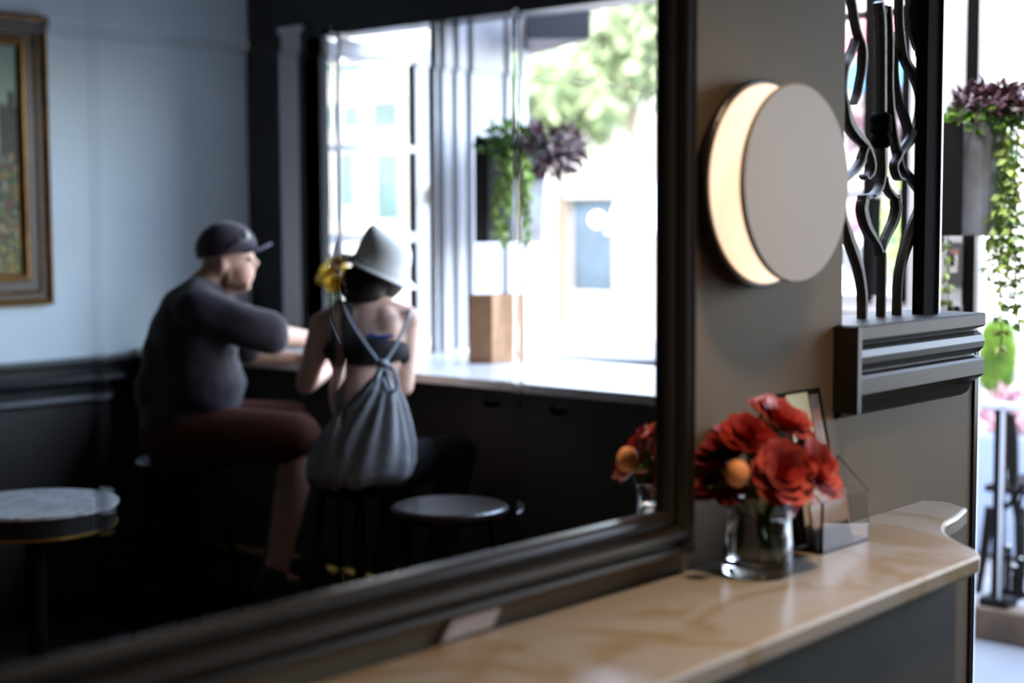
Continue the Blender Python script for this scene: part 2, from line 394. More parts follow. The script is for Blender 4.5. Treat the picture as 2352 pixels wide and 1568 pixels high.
# thin reveal edge at the end of the low wall
struct('trim_7', bx(2.934, 2.950, -.005, .125, 0, 1.34), M['dark'])

# lamp on the wall -------------------------------------------------
lc = V(2.112, 0, 1.654)
lp = thing('wall_lamp', 'round wall lamp, pale disc floating before a glowing peach disc, beside the mirror', 'lamp', (2.112, 0, 1.654))
def disc(y0, y1, r, edge=.003, n=72):
    bm = B(); a = V(0, -1, 0); h0, h1 = -y0, -y1
    lathe(bm, [(0, h0), (r-edge, h0), (r, h0+edge), (r, h1-edge), (r-edge, h1), (0, h1)], (lc.x, 0, lc.z), n, a); return bm
obj('back_disc', disc(-.010, -.026, .168), M['dark'], lp, smooth=False)
obj('diffuser', disc(-.0262, -.030, .160, .001), M['glow'], lp)
obj('stem', disc(-.028, -.078, .03), M['lamp_white'], lp)
obj('front_disc', disc(-.078, -.088, .157, .002), M['lamp_white'], lp, label='pale grey front disc')
# pale plate on the wall
pp = thing('pale_plate', 'small pale pink plate on the wall between the mirror frame and the shelf', 'plate', (1.43, -.004, 1.055))
bm = B(); prism(bm, [(1.375, -.001, 1.0525), (1.475, -.001, 1.0525), (1.495, -.001, 1.078), (1.40, -.001, 1.078)], (0, -.008, 0)); obj('slab', bm, M['plate'], pp, bevel=.002)

# ------------------------------------------------------------------ wrought-iron screen above the ledge
ig = thing('iron_screen', 'dark wrought iron scrollwork screen standing on the ledge beside the lamp', 'screen', (2.6, .06, zt))
GY = .055
def Z7(x, y): return 1900+x/4.125, y/4.125
def Z8(x, y): return 1900+x/3.921, 360+y/3.921
def ribbon(pts, hw, th=.012, name='scroll', y=GY, dy=0):
    """flat iron bar through picture points, laid in the plane of the screen; hw = half widths in metres"""
    P = [at(a, b, 1, y) for a, b in pts]; n = 5
    C = catmull(P, n)
    Wd = []
    for i in range(len(pts)-1):
        for k in range(n): Wd.append(hw[i]+(hw[i+1]-hw[i])*k/n)
    Wd.append(hw[-1]); bm = B(); rings = []
    for i, c in enumerate(C):
        t = (C[min(i+1, len(C)-1)]-C[max(i-1, 0)]).normalized(); nn = V(-t.z, 0, t.x)
        if nn.length < 1e-6: nn = V(1, 0, 0)
        nn.normalize(); w_ = Wd[i]
        rings.append([c+nn*w_+V(0, dy-th/2*.4, 0), c+nn*w_*.5+V(0, dy-th, 0), c-nn*w_*.5+V(0, dy-th, 0), c-nn*w_+V(0, dy-th/2*.4, 0), c-nn*w_*.9+V(0, dy+th/2, 0), c+nn*w_*.9+V(0, dy+th/2, 0)])
    loft(bm, rings); return obj(name, bm, M['iron'], ig, smooth=False)
mm = .001
def rib(zf, pts, hw, **k): return ribbon([zf(*p) for p in pts], [h*mm for h in hw], **k)
def mix(*seg): return [(Z7 if s == 7 else Z8)(x, y) for s, x, y in seg]
def ribm(seg, hw, **k): return ribbon(mix(*seg), [h*mm for h in hw], **k)
ribm([(7, 205, -60), (7, 235, 130), (7, 268, 300), (7, 320, 450), (7, 318, 640), (7, 290, 800), (7, 268, 900), (7, 232, 990)], [5, 5, 5, 6, 6, 5, 4, 2])
ribm([(7, 285, 360), (7, 235, 520), (7, 180, 650), (7, 160, 850), (7, 185, 1010), (7, 215, 1150), (7, 290, 1270), (7, 375, 1370), (7, 415, 1460), (8, 415, 80), (8, 400, 150), (8, 360, 195), (8, 335, 165)], [3, 5, 6, 6, 8, 12, 12, 8, 6, 5, 4, 3, 3], dy=.006)
ribm([(7, 345, 1395), (7, 310, 1500), (8, 300, 30), (8, 250, 110), (8, 180, 175), (8, 120, 230)], [3, 4, 6, 6, 5, 4])
# central pair of rods with three collars
ribm([(7, 470, 20), (7, 498, 170), (7, 503, 500), (7, 503, 1000), (7, 505, 1400), (8, 483, 100), (8, 480, 190)], [5, 8, 7, 7, 7, 7, 6])
ribm([(7, 545, 60), (7, 500, 180)], [5, 6], dy=.004)
for cy in (1130, 1215, 1335):
    q = at(*Z7(508, cy), 1, GY); bm = B(); lathe(bm, [(0, -.014), (.012, -.014), (.021, -.006), (.021, .006), (.012, .014), (0, .014)], q, 20); obj('collar', bm, M['iron_dark'], ig, smooth=True)
ribm([(8, 478, 175), (8, 462, 260), (8, 430, 320), (8, 390, 352)], [4, 5, 5, 4])
ribm([(8, 325, 340), (8, 330, 400), (8, 322, 480), (8, 350, 600), (8, 410, 720), (8, 455, 800), (8, 480, 880)], [5, 13, 14, 12, 7, 5, 5], dy=.004)
ribm([(8, 400, 345), (8, 360, 365), (8, 330, 360)], [4, 6, 5], dy=.003)
ribm([(8, 498, 175), (8, 515, 260), (8, 560, 335), (8, 600, 370)], [4, 5, 5, 5])
ribm([(8, 625, 342), (8, 625, 400), (8, 630, 470), (8, 605, 580), (8, 550, 690), (8, 510, 780), (8, 485, 870)], [5, 11, 12, 11, 8, 6, 5], dy=.004)
ribm([(8, 482, 860), (8, 480, 1000), (8, 478, 1150), (8, 472, 1460)], [5, 5, 5, 5])
# right-hand scrolls
ribm([(7, 555, 60), (7, 575, 400), (7, 572, 800), (7, 592, 1100), (7, 620, 1300), (7, 655, 1470), (8, 655, 100), (8, 740, 190), (8, 835, 270), (8, 855, 400), (8, 830, 510), (8, 760, 650), (8, 705, 800), (8, 650, 980), (8, 625, 1150), (8, 615, 1450)], [5, 5, 5, 6, 6, 6, 7, 9, 20, 17, 18, 16, 12, 8, 6, 5])
ribm([(7, 640, -20), (7, 640, 200), (7, 660, 400), (7, 690, 560), (7, 770, 690), (7, 845, 850), (7, 858, 1020), (7, 825, 1190), (7, 750, 1330), (7, 655, 1440), (8, 590, 20), (8, 562, 90), (8, 590, 185), (8, 635, 205)], [4, 4, 5, 5, 9, 13, 14, 12, 9, 6, 5, 4, 4, 3], dy=-.006)
ribm([(7, 770, 60), (7, 730, 250), (7, 670, 420), (7, 655, 600), (7, 668, 800), (7, 700, 960), (7, 760, 1130), (7, 800, 1250)], [5, 6, 6, 5, 5, 5, 5, 4], dy=.008)
ribm([(7, 800, -80), (7, 815, 120), (7, 820, 260), (7, 850, 380), (7, 880, 450), (7, 882, 540)], [8, 15, 18, 18, 16, 9])
ribm([(7, 905, 150), (7, 925, 260), (7, 915, 380), (7, 885, 460)], [16, 6, 6, 6], dy=.004)
ribm([(8, 110, 400), (8, 130, 560), (8, 180, 720), (8, 235, 880), (8, 280, 1050), (8, 305, 1250), (8, 303, 1480)], [5, 7, 13, 12, 9, 8, 6])
# the pattern repeats upside down above, out of the picture
zc_ = at(2030, -14, 1, GY).z
for o in [c for c in ig.children if c.name.startswith('scroll') or c.name.startswith('collar')]:
    me = o.data.copy()
    for v in me.vertices: v.co.z = 2*(zc_-zt)-v.co.z
    me.flip_normals(); c = bpy.data.objects.new(o.name.split('.')[0], me); COL.objects.link(c); c.parent = ig
# dark post
pl, pr_ = at(2124, 400, 1, .03), at(2158, 400, 1, .03)
ob = obj('post', bx(at(2125, 400, 1, .02).x, at(2156, 400, 1, .02).x, .02, .045, zt-.005, 2.75), M['iron_dark'], ig, bevel=.004)
obj('edge_strip', bx(at(2156, 400, 1, .02).x, at(2160, 400, 1, .02).x, .015, .03, zt-.005, 2.75), M['steel'], ob)
obj('post', bx(2.330, 2.36, .03, .075, zt-.005, 2.75), M['iron_dark'], ig) if False else None

# ------------------------------------------------------------------ openings of the street front
# window_1: fixed window beyond the ironwork
wf = bpy.data.objects.new('window_1', None); COL.objects.link(wf); wf['kind'] = 'structure'; wf.location = (4.5, 1.3, 1.3)
def Yd(px): return at(px, 440, 0, 4.50).y
bm = B(); box(bm, 4.47, 4.56, .84, 3.0, 1.30, 1.345); box(bm, 4.47, 4.56, .84, 3.0, 2.36, 2.42)
for a, b in ((2100, 2122),): box(bm, 4.46, 4.57, Yd(b), Yd(a), 1.30, 2.4)
obj('window_frame', bm, M['white'], wf)
for a, b in ((1996, 2017), (2082, 2098)): obj('mullion', bx(4.46, 4.52, Yd(b), Yd(a), 1.33, 2.4), M['iron_dark'], wf, label='dark window mullion')
obj('glazing_bar', bx(4.48, 4.52, Yd(2100), 3.0, 1.662, 1.69), M['white'], wf)
obj('glazing_bar', bx(4.48, 4.52, .86, 3.0, 2.245, 2.265), M['wood'], wf)
obj('pane', bx(4.525, 4.529, Yd(2100), 2.99, 1.34, 2.37), M['window_glass'], wf)
# door jamb pillar seen directly
Yp = lambda px: at(px, 400, 0, 4.45).y
jb = bpy.data.objects.new('trim_8', None); COL.objects.link(jb); jb['kind'] = 'structure'; jb.location = (4.5, .77, 0)
obj('panel', bx(4.45, 4.475, Yp(2214), .86, 0, 2.42), M['white'], jb, bevel=.003)
obj('channel', bx(4.452, 4.472, Yp(2243), Yp(2214), 0, 2.42), M['iron_dark'], jb)
obj('edge_strip', bx(4.45, 4.470, Yp(2252), Yp(2243), 0, 2.42), M['white'], jb)
# little lock box with red, black and white marks and a box with two dark knobs
lk = thing('lock_plate', 'small grey door lock plate with red, black and white squares under the hanging pot', 'lock', (4.44, .78, 1.50))
def onp(px, py): return at(px, py, 0, 4.44)
def plate(name, x0, y0, x1, y1, mt, par, dx=.004, x=4.444):
    a, b = at(x0, y0, 0, x), at(x1, y1, 0, x); return obj(name, bx(x-dx, x, b.y, a.y, b.z, a.z), mt, par)
plate('plate', 2178, 556, 2212, 650, M['steel'], lk, .006, 4.449)
plate('button', 2187, 573, 2203, 583, M['red'], lk, .003, 4.443); plate('button', 2185, 584, 2193, 610, M['iron_dark'], lk, .003, 4.443)
plate('button', 2193, 584, 2201, 612, M['paper'], lk, .003, 4.443); plate('button', 2182, 612, 2200, 626, M['paper'], lk, .003, 4.443)
kb = thing('knob_box', 'small white switch box with two dark knobs just above the ledge end', 'switch', (4.44, .78, 1.32))
plate('case', 2176, 700, 2212, 720, M['white'], kb, .01, 4.449)
for c in (2183, 2199):
    q = at(c, 708, 0, 4.438); bm = B(); lathe(bm, [(0, 0), (.009, 0), (.009, .01), (0, .01)], q, 16, V(-1, 0, 0)); obj('knob', bm, M['iron_dark'], kb)

# foliage helper: many small leaves round given points
def leaf(bm, p, d, up, L, Wd, fold=.25, tip=1.0):
    d = d.normalized(); s = d.cross(up)
    if s.length < 1e-4: s = V(1, 0, 0)
    s.normalize(); n = s.cross(d)
    a = bm.verts.new(p); b = bm.verts.new(p+d*L*.45+s*Wd/2-n*Wd*fold); c = bm.verts.new(p+d*L); e = bm.verts.new(p+d*L*.45-s*Wd/2-n*Wd*fold); m_ = bm.verts.new(p+d*L*.5)
    bm.faces.new((a, b, m_)); bm.faces.new((b, c, m_)); bm.faces.new((c, e, m_)); bm.faces.new((e, a, m_))
def rnd(): 
    while True:
        v = V(random.uniform(-1, 1), random.uniform(-1, 1), random.uniform(-1, 1))
        if .01 < v.length < 1: return v
def cloud(c, r, n, L, Wd, ax=None, down=0):
    bm = B(); ax = ax or (V(1, 0, 0), V(0, 1, 0), V(0, 0, 1))
    for _ in range(n):
        v = rnd(); p = Vector(c)+ax[0]*v.x*r[0]+ax[1]*v.y*r[1]+ax[2]*v.z*r[2]
        leaf(bm, p, rnd()+v*.8+V(0, 0, -down), rnd(), L*random.uniform(.6, 1.3), Wd*random.uniform(.7, 1.2))
    return bm
def vines(starts, length, L, Wd, spread=.03, seg=14):
    bm = B(); st = B()
    for s in starts:
        p = Vector(s); pts = [p.copy()]; k = length*random.uniform(.5, 1.1); dr = V(random.uniform(-1, 1), random.uniform(-1, 1), 0)*spread/seg
        for i in range(seg):
            p = p + V(0, 0, -k/seg) + dr + V(random.uniform(-1, 1), random.uniform(-1, 1), 0)*.006; pts.append(p.copy())
            for _ in range(2): leaf(bm, p, V(random.uniform(-1, 1), random.uniform(-1, 1), -.5), rnd(), L*random.uniform(.7, 1.2), Wd)
        tube(st, pts, .0022, 4)
    return bm, st
def hanging_pot(c, w, h, ax, ay, label, back, purple_at, green_at, vine_at, group, dark_side, bw_=.03):
    """square tapered wall pot; c top centre, ax/ay horizontal unit axes"""
    c = Vector(c); t = thing('hanging_planter', label, 'planter', c-V(0, 0, h), group)
    bm = B(); w2 = w*.86
    top = [c+ax*sx*w/2+ay*sy*w/2 for sx, sy in ((-1, -1), (1, -1), (1, 1), (-1, 1))]
    bot = [c-V(0, 0, h)+ax*sx*w2/2+ay*sy*w2/2 for sx, sy in ((-1, -1), (1, -1), (1, 1), (-1, 1))]
    n = 8
    def rr(q, cc, wd): # rounded square
        o_ = []
        for i in range(4):
            p0, p1 = q[i], q[(i+1) % 4]
            for k in (.12, .4, .6, .88): o_.append(p0.lerp(p1, k))
        return o_
    loft(bm, [rr(bot, 0, 0), rr(top, 0, 0)]); obj('pot', bm, M['pot'], t, bevel=.004)
    bm = B(); q = c-V(0, 0, h/2)+dark_side; a = ax*.5; 
    loft(bm, [[q+Rr*sx*bw_+Dd*sy*.010+V(0, 0, z) for sx, sy in ((-1, -1), (1, -1), (1, 1), (-1, 1))] for z in (-h/2, h/2)]); obj('shade_board', bm, M['pot_shade'], t, label='shaded side of the pot, as a dark board')  # dark board standing in for shade on the pot's side
    obj('purple_leaves', purple_at, M['purple'], t)
    obj('green_leaves', green_at, M['green'], t)
    v, s = vine_at; obj('trailing_leaves', v, M['green_l'], t); obj('vine_stem', s, M['stem'], t)
    return t
# the planter seen directly, on the jamb pillar
cP = S(2243, 285, 4.45); Rr = V(.67, -.742, 0); Dd = V(.742, .67, 0)
axp, ayp = V(0, 1, 0), V(1, 0, 0)
h_ = (540-285)/3500*4.45
hanging_pot(cP, .145, h_, axp, ayp, 'tapered grey planter of purple and green trailing leaves hung in daylight beyond the low wall', None,
    cloud(S(2285, 236, 4.42), (.12, .10, .05), 480, .036, .022, (Rr, Dd, V(0, 0, 1))),
    cloud(S(2255, 278, 4.42), (.13, .09, .035), 300, .032, .02, (Rr, Dd, V(0, 0, 1))),
    vines([S(random.uniform(2295, 2352), random.uniform(270, 330), random.uniform(4.3, 4.5)) for _ in range(16)] + [S(2170+4*k, 285, 4.4) for k in range(2)], .55, .034, .022), 'planters hung on the street front pillars', -Rr*.093-Dd*.075)

# ------------------------------------------------------------------ railing and terrace outside, seen directly
struct('sidewalk', bx(4.6, 12.5, -40, 40, -.10, -.005), M['concrete'])
struct('street', bx(12.5, 22.5, -40, 60, -.14, -.06), M['asphalt'])
struct('sidewalk_far', bx(22.5, 60, -40, 60, -.10, .0), M['asphalt'])
cb = obj('timber_curb', bx(5.42, 5.56, .3, 2.2, -.004, .12), M['wood'], None, bevel=.01); props(cb, 'low weathered timber beam under the black patio railing', 'beam')
RX = 5.50
rl = thing('patio_railing', 'black iron patio railing with pale top bar, on the timber beam outside', 'railing', (RX, 1.2, .12))
zr = at(2300, 932, 0, RX).z
obj('top_bar', bx(RX-.03, RX+.03, .45, 1.30, zr-.012, zr+.012), M['steel'], rl, bevel=.003, label='pale steel top bar')
q = at(2296, 1100, 0, RX).y
obj('post', bx(RX-.022, RX+.022, q-.016, q+.016, .15, zr), M['iron_dark'], rl)
obj('post_edge', bx(RX-.03, RX-.022, q-.026, q-.014, .15, zr), M['steel'], rl)
obj('foot_plate', bx(RX-.05, RX+.05, q-.06, q+.05, .12, .15), M['iron_dark'], rl)
obj('bottom_bar', bx(RX-.012, RX+.012, .45, q, .165, .185), M['iron_dark'], rl)
for px, top in ((2316, 1262), (2331, 1308), (2347, 1290)):
    a = at(px, top, 0, RX); bm = B(); lathe(bm, [(0, 0), (.012, 0), (.012, a.z-.2), (.008, a.z-.195), (.014, a.z-.185), (.012, a.z-.17), (0, a.z-.165)], (RX, a.y, .18), 14); obj('baluster', bm, M['iron_dark'], rl)
    bm = B(); ell(bm, (RX, a.y, a.z+.012), (.008, .008, .008), n=10, m=8); obj('finial', bm, M['steel'], rl)
bm = B(); tube(bm, catmull([at(2300, 1172, 0, RX), at(2325, 1150, 0, RX), at(2352, 1110, 0, RX)], 5), .010, 8); obj('scroll', bm, M['iron_dark'], rl)
bm = B(); tube(bm, catmull([at(2352, 1130, 0, RX), at(2341, 1170, 0, RX), at(2341, 1225, 0, RX), at(2352, 1280, 0, RX)], 5), .006, 8); obj('scroll', bm, M['iron_dark'], rl)
# black chair behind the railing
ch = thing('patio_chair', 'black bentwood patio chair behind the railing post', 'chair', (6.2, 1.35, 0))
CX = 6.1
def c6(px, py, X=CX): return at(px, py, 0, X)
bm = B(); prof = [(2311, 945), (2328, 955), (2334, 1010), (2335, 1080), (2332, 1130), (2338, 1165), (2345, 1230), (2345, 1290), (2330, 1290), (2328, 1190), (2316, 1130), (2309, 1060)]
prism(bm, [c6(*p) for p in prof], (.03, 0, 0)); obj('backrest', bm, M['iron_dark'], ch, bevel=.005)
zs = .47
bm = B(); box(bm, CX-.02, CX+.40, c6(2345, 1200).y-.02, c6(2262, 1200).y, zs-.03, zs); obj('seat', bm, M['iron_dark'], ch, bevel=.01)
for a, b, X in (((2275, 1165), (2246, 1395), CX), ((2344, 1200), (2340, 1420), CX), ((2290, 1165), (2285, 1330), CX+.38), ((2345, 1165), (2350, 1330), CX+.38)):
    p, q = at(*a, 0, X), at(*b, 0, X); q.z = 0; p.z = min(p.z, zs)
    bm = B(); tube(bm, [p, q], [.024, .016], 10); obj('leg', bm, M['iron_dark'], ch)
# planter with purple and pale leaves, and a clipped green bush
PX = 6.9
pl_ = thing('planter_box', 'dark blue grey planter box of purple leaves behind the patio chair', 'planter', (PX, 1.6, 0))
a, b = at(2252, 985, 0, PX), at(2400, 1130, 0, PX)
obj('box', bx(PX-.15, PX+.25, b.y, a.y, .02, a.z), M['carblue'], pl_, bevel=.01)
obj('purple_leaves', cloud(((PX), (a.y+b.y)/2, a.z+.10), (.15, (a.y-b.y)/2, .09), 420, .055, .03), mat('leaf_mauve', (.30, .13, .19), .5, col2=(.42, .28, .30), scale=20), pl_)
bc = at(2290, 828, 0, 7.6)
tb = thing('green_bush', 'bright green upright bush beyond the planter box', 'bush', (bc.x, bc.y, 0))
bm = B()
for _ in range(2200):
    v = rnd(); v = v.normalized()*random.uniform(.55, 1); p = bc+V(v.x*.12, v.y*.085, v.z*.225)
    leaf(bm, p, V(v.x*.4, v.y*.4, random.uniform(.3, 1.2)), rnd(), .05, .012)
obj('foliage', bm, M['bright'], tb)
bm = B(); tube(bm, [(bc.x, bc.y, 0), (bc.x, bc.y, bc.z)], .015, 8); obj('stem', bm, M['bark'], tb)
bm = B(); lathe(bm, [(0, 0), (.11, 0), (.14, .30), (.12, .30), (.11, .26), (0, .26)], (bc.x, bc.y, 0), 24); obj('pot', bm, M['pot'], tb)

# cars --------------------------------------------------------------
def car(c, heading, paint, label, L=4.3, Wd=1.75):
    """simple hatchback; heading = unit vector along the car"""
    c = Vector(c); f = Vector(heading).normalized(); s = V(-f.y, f.x, 0); t = thing('car', label, 'car', c)
    def P(a, b, z): return c+f*a*L+s*b*Wd+V(0, 0, z)
    side = [(-.5, .35), (-.49, .75), (-.47, .95), (-.2, 1.0), (.18, 1.0), (.42, .86), (.49, .72), (.5, .35)]
    bm = B(); rings = []
    for b, k in ((-.5, .94), (-.46, 1), (.46, 1), (.5, .94)): rings.append([P(a*(.985 if k < 1 else 1), b, .3+(z-.3)*k) for a, z in side])
    loft(bm, rings); obj('body', bm, paint, t, bevel=.03)
    bm = B(); gh = [(-.44, .95), (-.38, 1.38), (-.30, 1.46), (.02, 1.46), (.10, 1.40), (.24, .98)]
    loft(bm, [[P(a, b, z-(0 if abs(b) < .42 else .02)) for a, z in gh] for b in (-.40, .40)]); cab = obj('cabin', bm, paint, t, bevel=.03)
    for sd_ in (-1, 1):
        bm = B(); prism(bm, [P(a, .402*sd_, z) for a, z in ((-.37, 1.02), (-.33, 1.34), (-.10, 1.37), (-.10, 1.02))], s*.01*sd_); obj('side_window', bm, M['carglass'], cab)
        bm = B(); prism(bm, [P(a, .402*sd_, z) for a, z in ((-.08, 1.02), (-.08, 1.37), (.03, 1.36), (.17, 1.02))], s*.01*sd_); obj('side_window', bm, M['carglass'], cab)
    bm = B(); prism(bm, [P(.112, -.36, 1.37), P(.112, .36, 1.37), P(.235, .37, 1.01), P(.235, -.37, 1.01)], f*.02+V(0, 0, .01)); obj('windscreen', bm, M['carglass'], cab)
    bm = B(); prism(bm, [P(-.39, -.36, 1.34), P(-.39, .36, 1.34), P(-.445, .37, 1.0), P(-.445, -.37, 1.0)], -f*.02); obj('rear_window', bm, M['carglass'], cab)
    for a in (-.31, .31):
        for b in (-.46, .46):
            bm = B(); cc = P(a, b, .31); lathe(bm, [(0, -.1), (.27, -.1), (.31, -.07), (.31, .07), (.27, .1), (0, .1)], cc, 28, s); wl = obj('wheel', bm, M['tyre'], t, smooth=False)
            bm = B(); lathe(bm, [(0, -.11), (.17, -.115), (.19, -.1), (.19, .1), (.17, .115), (0, .11)], cc, 20, s); obj('hubcap', bm, M['steel'], wl)
    for b in (-.36, .36):
        bm = B(); q = P(.492, b, .68); box(bm, q.x-.06, q.x+.06, q.y-.06, q.y+.06, q.z-.05, q.z+.05); obj('headlamp', bm, M['paper'], t)
        bm = B(); q = P(-.492, b, .78); box(bm, q.x-.05, q.x+.05, q.y-.06, q.y+.06, q.z-.07, q.z+.07); obj('tail_lamp', bm, M['red'], t)
    return t
q = at(2290, 700, 0, 13.6); car((14.2, 7.2, -.06), (0, -1, 0), M['carwhite'], 'white car parked across the way, past the hanging planter')
car((16.6, 3.2, -.06), (0, 1, 0), M['carblue'], 'blue grey car parked behind the trailing vines at the picture edge')

# ------------------------------------------------------------------ far buildings (direct view)
def building(name, label, X, y0, y1, h, mt, wins, depth=5, extra=None, wmat=None):
    t = thing(name, label, 'building', (X+depth/2, (y0+y1)/2, 0))
    obj('wall', bx(X, X+depth, y0, y1, 0, h), mt, t)
    for (a0, a1, z0, z1) in wins:
        f = B(); g = .07
        box(f, X-.06, X, a0-g, a0, z0-g, z1+g); box(f, X-.06, X, a1, a1+g, z0-g, z1+g); box(f, X-.06, X, a0, a1, z1, z1+g); box(f, X-.08, X, a0, a1, z0-g, z0)
        fo = obj('window', f, M['trim'], t); obj('pane', bx(X-.03, X+.01, a0, a1, z0, z1), wmat or M['winglass'], fo)
    obj('cornice', bx(X-.3, X+depth, y0-.1, y1+.1, h, h+.35), M['trim'], t)
    return t
FX = 24.0
def W(px0, py0, px1, py1, X=FX):
    a, b = at(px0, py0, 0, X), at(px1, py1, 0, X); return (min(a.y, b.y), max(a.y, b.y), min(a.z, b.z), max(a.z, b.z))
b1 = building('shop_building', 'cream shop building across the street with pink and blue awnings', FX, 6.4, 15.5, 8.0, M['stucco2'],
    [W(2255, 330, 2290, 420), W(2300, 330, 2340, 420), W(2030, 470, 2075, 620), W(1945, 540, 1990, 640)])
def awning(y0, y1, z0, z1, mt, par, out=1.1, X=FX, nm='awning'):
    bm = B(); prism(bm, [(X, y0, z0+.02), (X-out, y0, z0), (X-out, y0, z0+(z1-z0)*.55), (X, y0, z1)], (0, y1-y0, 0)); return obj(nm, bm, mt, par)
a = W(1930, 22, 2130, 108, FX-1.1); awning(a[0], a[1], a[2], a[3], M['pink'], b1, label=None) if False else awning(a[0], a[1], a[2], a[3], M['pink'], b1)
a = W(1930, 112, 2130, 200, FX-1.1); awning(a[0], a[1], a[2], a[3], M['blueaw'], b1)
# purple-leaved shrub and pink ball seen through the ironwork
t = thing('patio_shrub', 'loose dark reddish shrub on the terrace behind the ironwork', 'shrub', (9.0, 3.9, 0))
c1 = at(2050, 300, 0, 9.0)
obj('foliage', cloud(c1, (.3, .33, .26), 700, .07, .04), M['purple'], t)
bm = B(); 
for k in range(4): tube(bm, [(9.0, c1.y, .3), c1+rnd()*.2], .01, 6)
obj('stem', bm, M['bark'], t)
bm = B(); lathe(bm, [(0, 0), (.16, 0), (.22, .45), (.19, .45), (.18, .4), (0, .4)], (9.0, c1.y, 0), 24); obj('pot', bm, M['pot'], t)
t = thing('terrace_shrub', 'small light green shrub behind the lower panes of the far window', 'shrub', (8.2, 3.3, 0))
c1 = at(2058, 520, 0, 8.2)
obj('foliage', cloud(c1, (.15, .16, .32), 420, .06, .035), M['green_l'], t)
bm = B(); tube(bm, [(8.2, c1.y, .3), c1], .012, 6); obj('stem', bm, M['bark'], t)
bm = B(); lathe(bm, [(0, 0), (.16, 0), (.2, .5), (.17, .5), (.16, .45), (0, .45)], (8.2, c1.y, 0), 24); obj('pot', bm, M['pot'], t)
q = at(1958, 492, 0, 11.0); t = thing('paper_lantern', 'round pink lantern hanging outside, seen between the iron scrolls', 'lantern', q)
bm = B(); ell(bm, q, (.14, .14, .16)); obj('globe', bm, mat('pink_lantern_paper', (.75, .16, .24), .7), t, smooth=True)
bm = B(); lathe(bm, [(0, .15), (.05, .15), (.05, .18), (0, .18)], q, 16); obj('cap', bm, M['iron_dark'], t)
bm = B(); tube(bm, [q+V(0, 0, .17), q+V(0, 0, 3)], .004, 5); obj('cord', bm, M['iron_dark'], t)
car((13.9, 13.2, -.06), (0, -1, 0), mat('car_silver_paint', (.42, .43, .46), .3, .5, coat=.4), 'silver car on the street, seen low through the ironwork')

# ------------------------------------------------------------------ flowers, vase and card holder on the marble shelf
SZT = 1.05
vc = V(1.985, -.098, SZT)
vz = thing('glass_vase', 'short clear glass vase of red flowers on the marble shelf beside the mirror', 'vase', vc)
bm = B(); lathe(bm, [(0, 0), (.050, 0), (.055, .006), (.053, .05), (.050, .10), (.052, .125), (.054, .13), (.0515, .13), (.0495, .122), (.0475, .10), (.0500, .05), (.0505, .016), (0, .013)], vc, 48); obj('vessel', bm, M['glass'], vz, smooth=True)
bm = B(); lathe(bm, [(0, .0145), (.0495, .0175), (.0490, .05), (.0470, .085), (0, .085)], vc, 48); obj('water', bm, M['water'], vz, smooth=True)
def flower(c, dr, r, pm, label, root, rows=5, name='flower', grp=None, stem=True):
    c = Vector(c); dr = Vector(dr).normalized(); t = thing(name, label, 'flower', c, grp); a, b = frame_at(dr)
    bm = B()
    for j in range(rows):
        n = 9-j if j < rows-1 else 4; rr = r*(1-.17*j); el = math.radians(8+17*j)
        for k in range(n):
            th = 2*PI*(k+.5*(j % 2))/n+random.uniform(-.15, .15); rad = a*math.cos(th)+b*math.sin(th); e2 = el+random.uniform(-.18, .18)
            out_ = rad*math.cos(e2)+dr*math.sin(e2); s = dr.cross(rad); nn = s.cross(out_)
            w_ = rr*.52; base = c+rad*r*.06; P = []
            for u, wu, cup in ((0, .25, 0), (.35, .85, .06), (.7, 1, .14), (1.0, .62, .05)):
                q = base+out_*rr*u-nn*(0)+dr*rr*(.16*u*u)
                P.append([bm.verts.new(q+s*w_*wu*v+dr*rr*cup*(v*v)*1.6) for v in (-1, -.4, .4, 1)])
            for u in range(3):
                for v in range(3): bm.faces.new((P[u][v], P[u][v+1], P[u+1][v+1], P[u+1][v]))
    obj('petals', bm, pm, t, smooth=True)
    bm = B(); ell(bm, c-dr*r*.12, (r*.22, r*.22, r*.22), (a, b, dr), 12, 8); obj('calyx', bm, M['stem'], t, smooth=True)
    if stem and root is not None:
        bm = B(); root = Vector(root); mid = c.lerp(root, .45)+V(0, 0, .01)-dr*.02
        tube(bm, catmull([c-dr*r*.15, mid, root], 5), .0036, 6); obj('stem', bm, M['stem'], t)
    return t
FD = 2.38
specs = [ (1790, 975, FD+.02, .048, 'petal_pink', 'coral red flower at the very top of the vase'),
 (1715, 1010, FD-.03, .042, 'petal', 'red flower high in the bunch, just below the topmost bloom on the mirror side'),
 (1650, 1045, FD+.02, .040, 'petal_deep', 'deep red flower on the mirror side of the bunch'),
 (1790, 1095, FD-.06, .052, 'petal_pink', 'large red bloom facing out at the middle of the bunch'),
 (1862, 1085, FD-.02, .050, 'petal_pink', 'coral pink bloom on the side of the bunch towards the card holder'),
 (1635, 1105, FD+.00, .036, 'petal_deep', 'maroon flower low against the mirror frame'),
 (1840, 1020, FD+.05, .040, 'petal', 'red flower behind the coral bloom, before the card'),
 (1735, 1060, FD+.03, .040, 'petal', 'red flower in the heart of the bunch'),
 (1752, 945, FD+.04, .026, 'petal_pink', 'small coral bud sticking up above the bunch'),
 (1675, 1010, FD+.05, .034, 'petal', 'small red flower low behind the mirror side of the bunch'),
 (1795, 1140, FD-.02, .034, 'petal', 'small red flower hanging lowest over the vase rim'),
 (1690, 1120, FD-.02, .034, 'petal_deep', 'maroon flower just under the peach bud'),
 (1880, 1060, FD+.03, .030, 'petal_pink', 'small coral flower at the outer end of the bunch')]
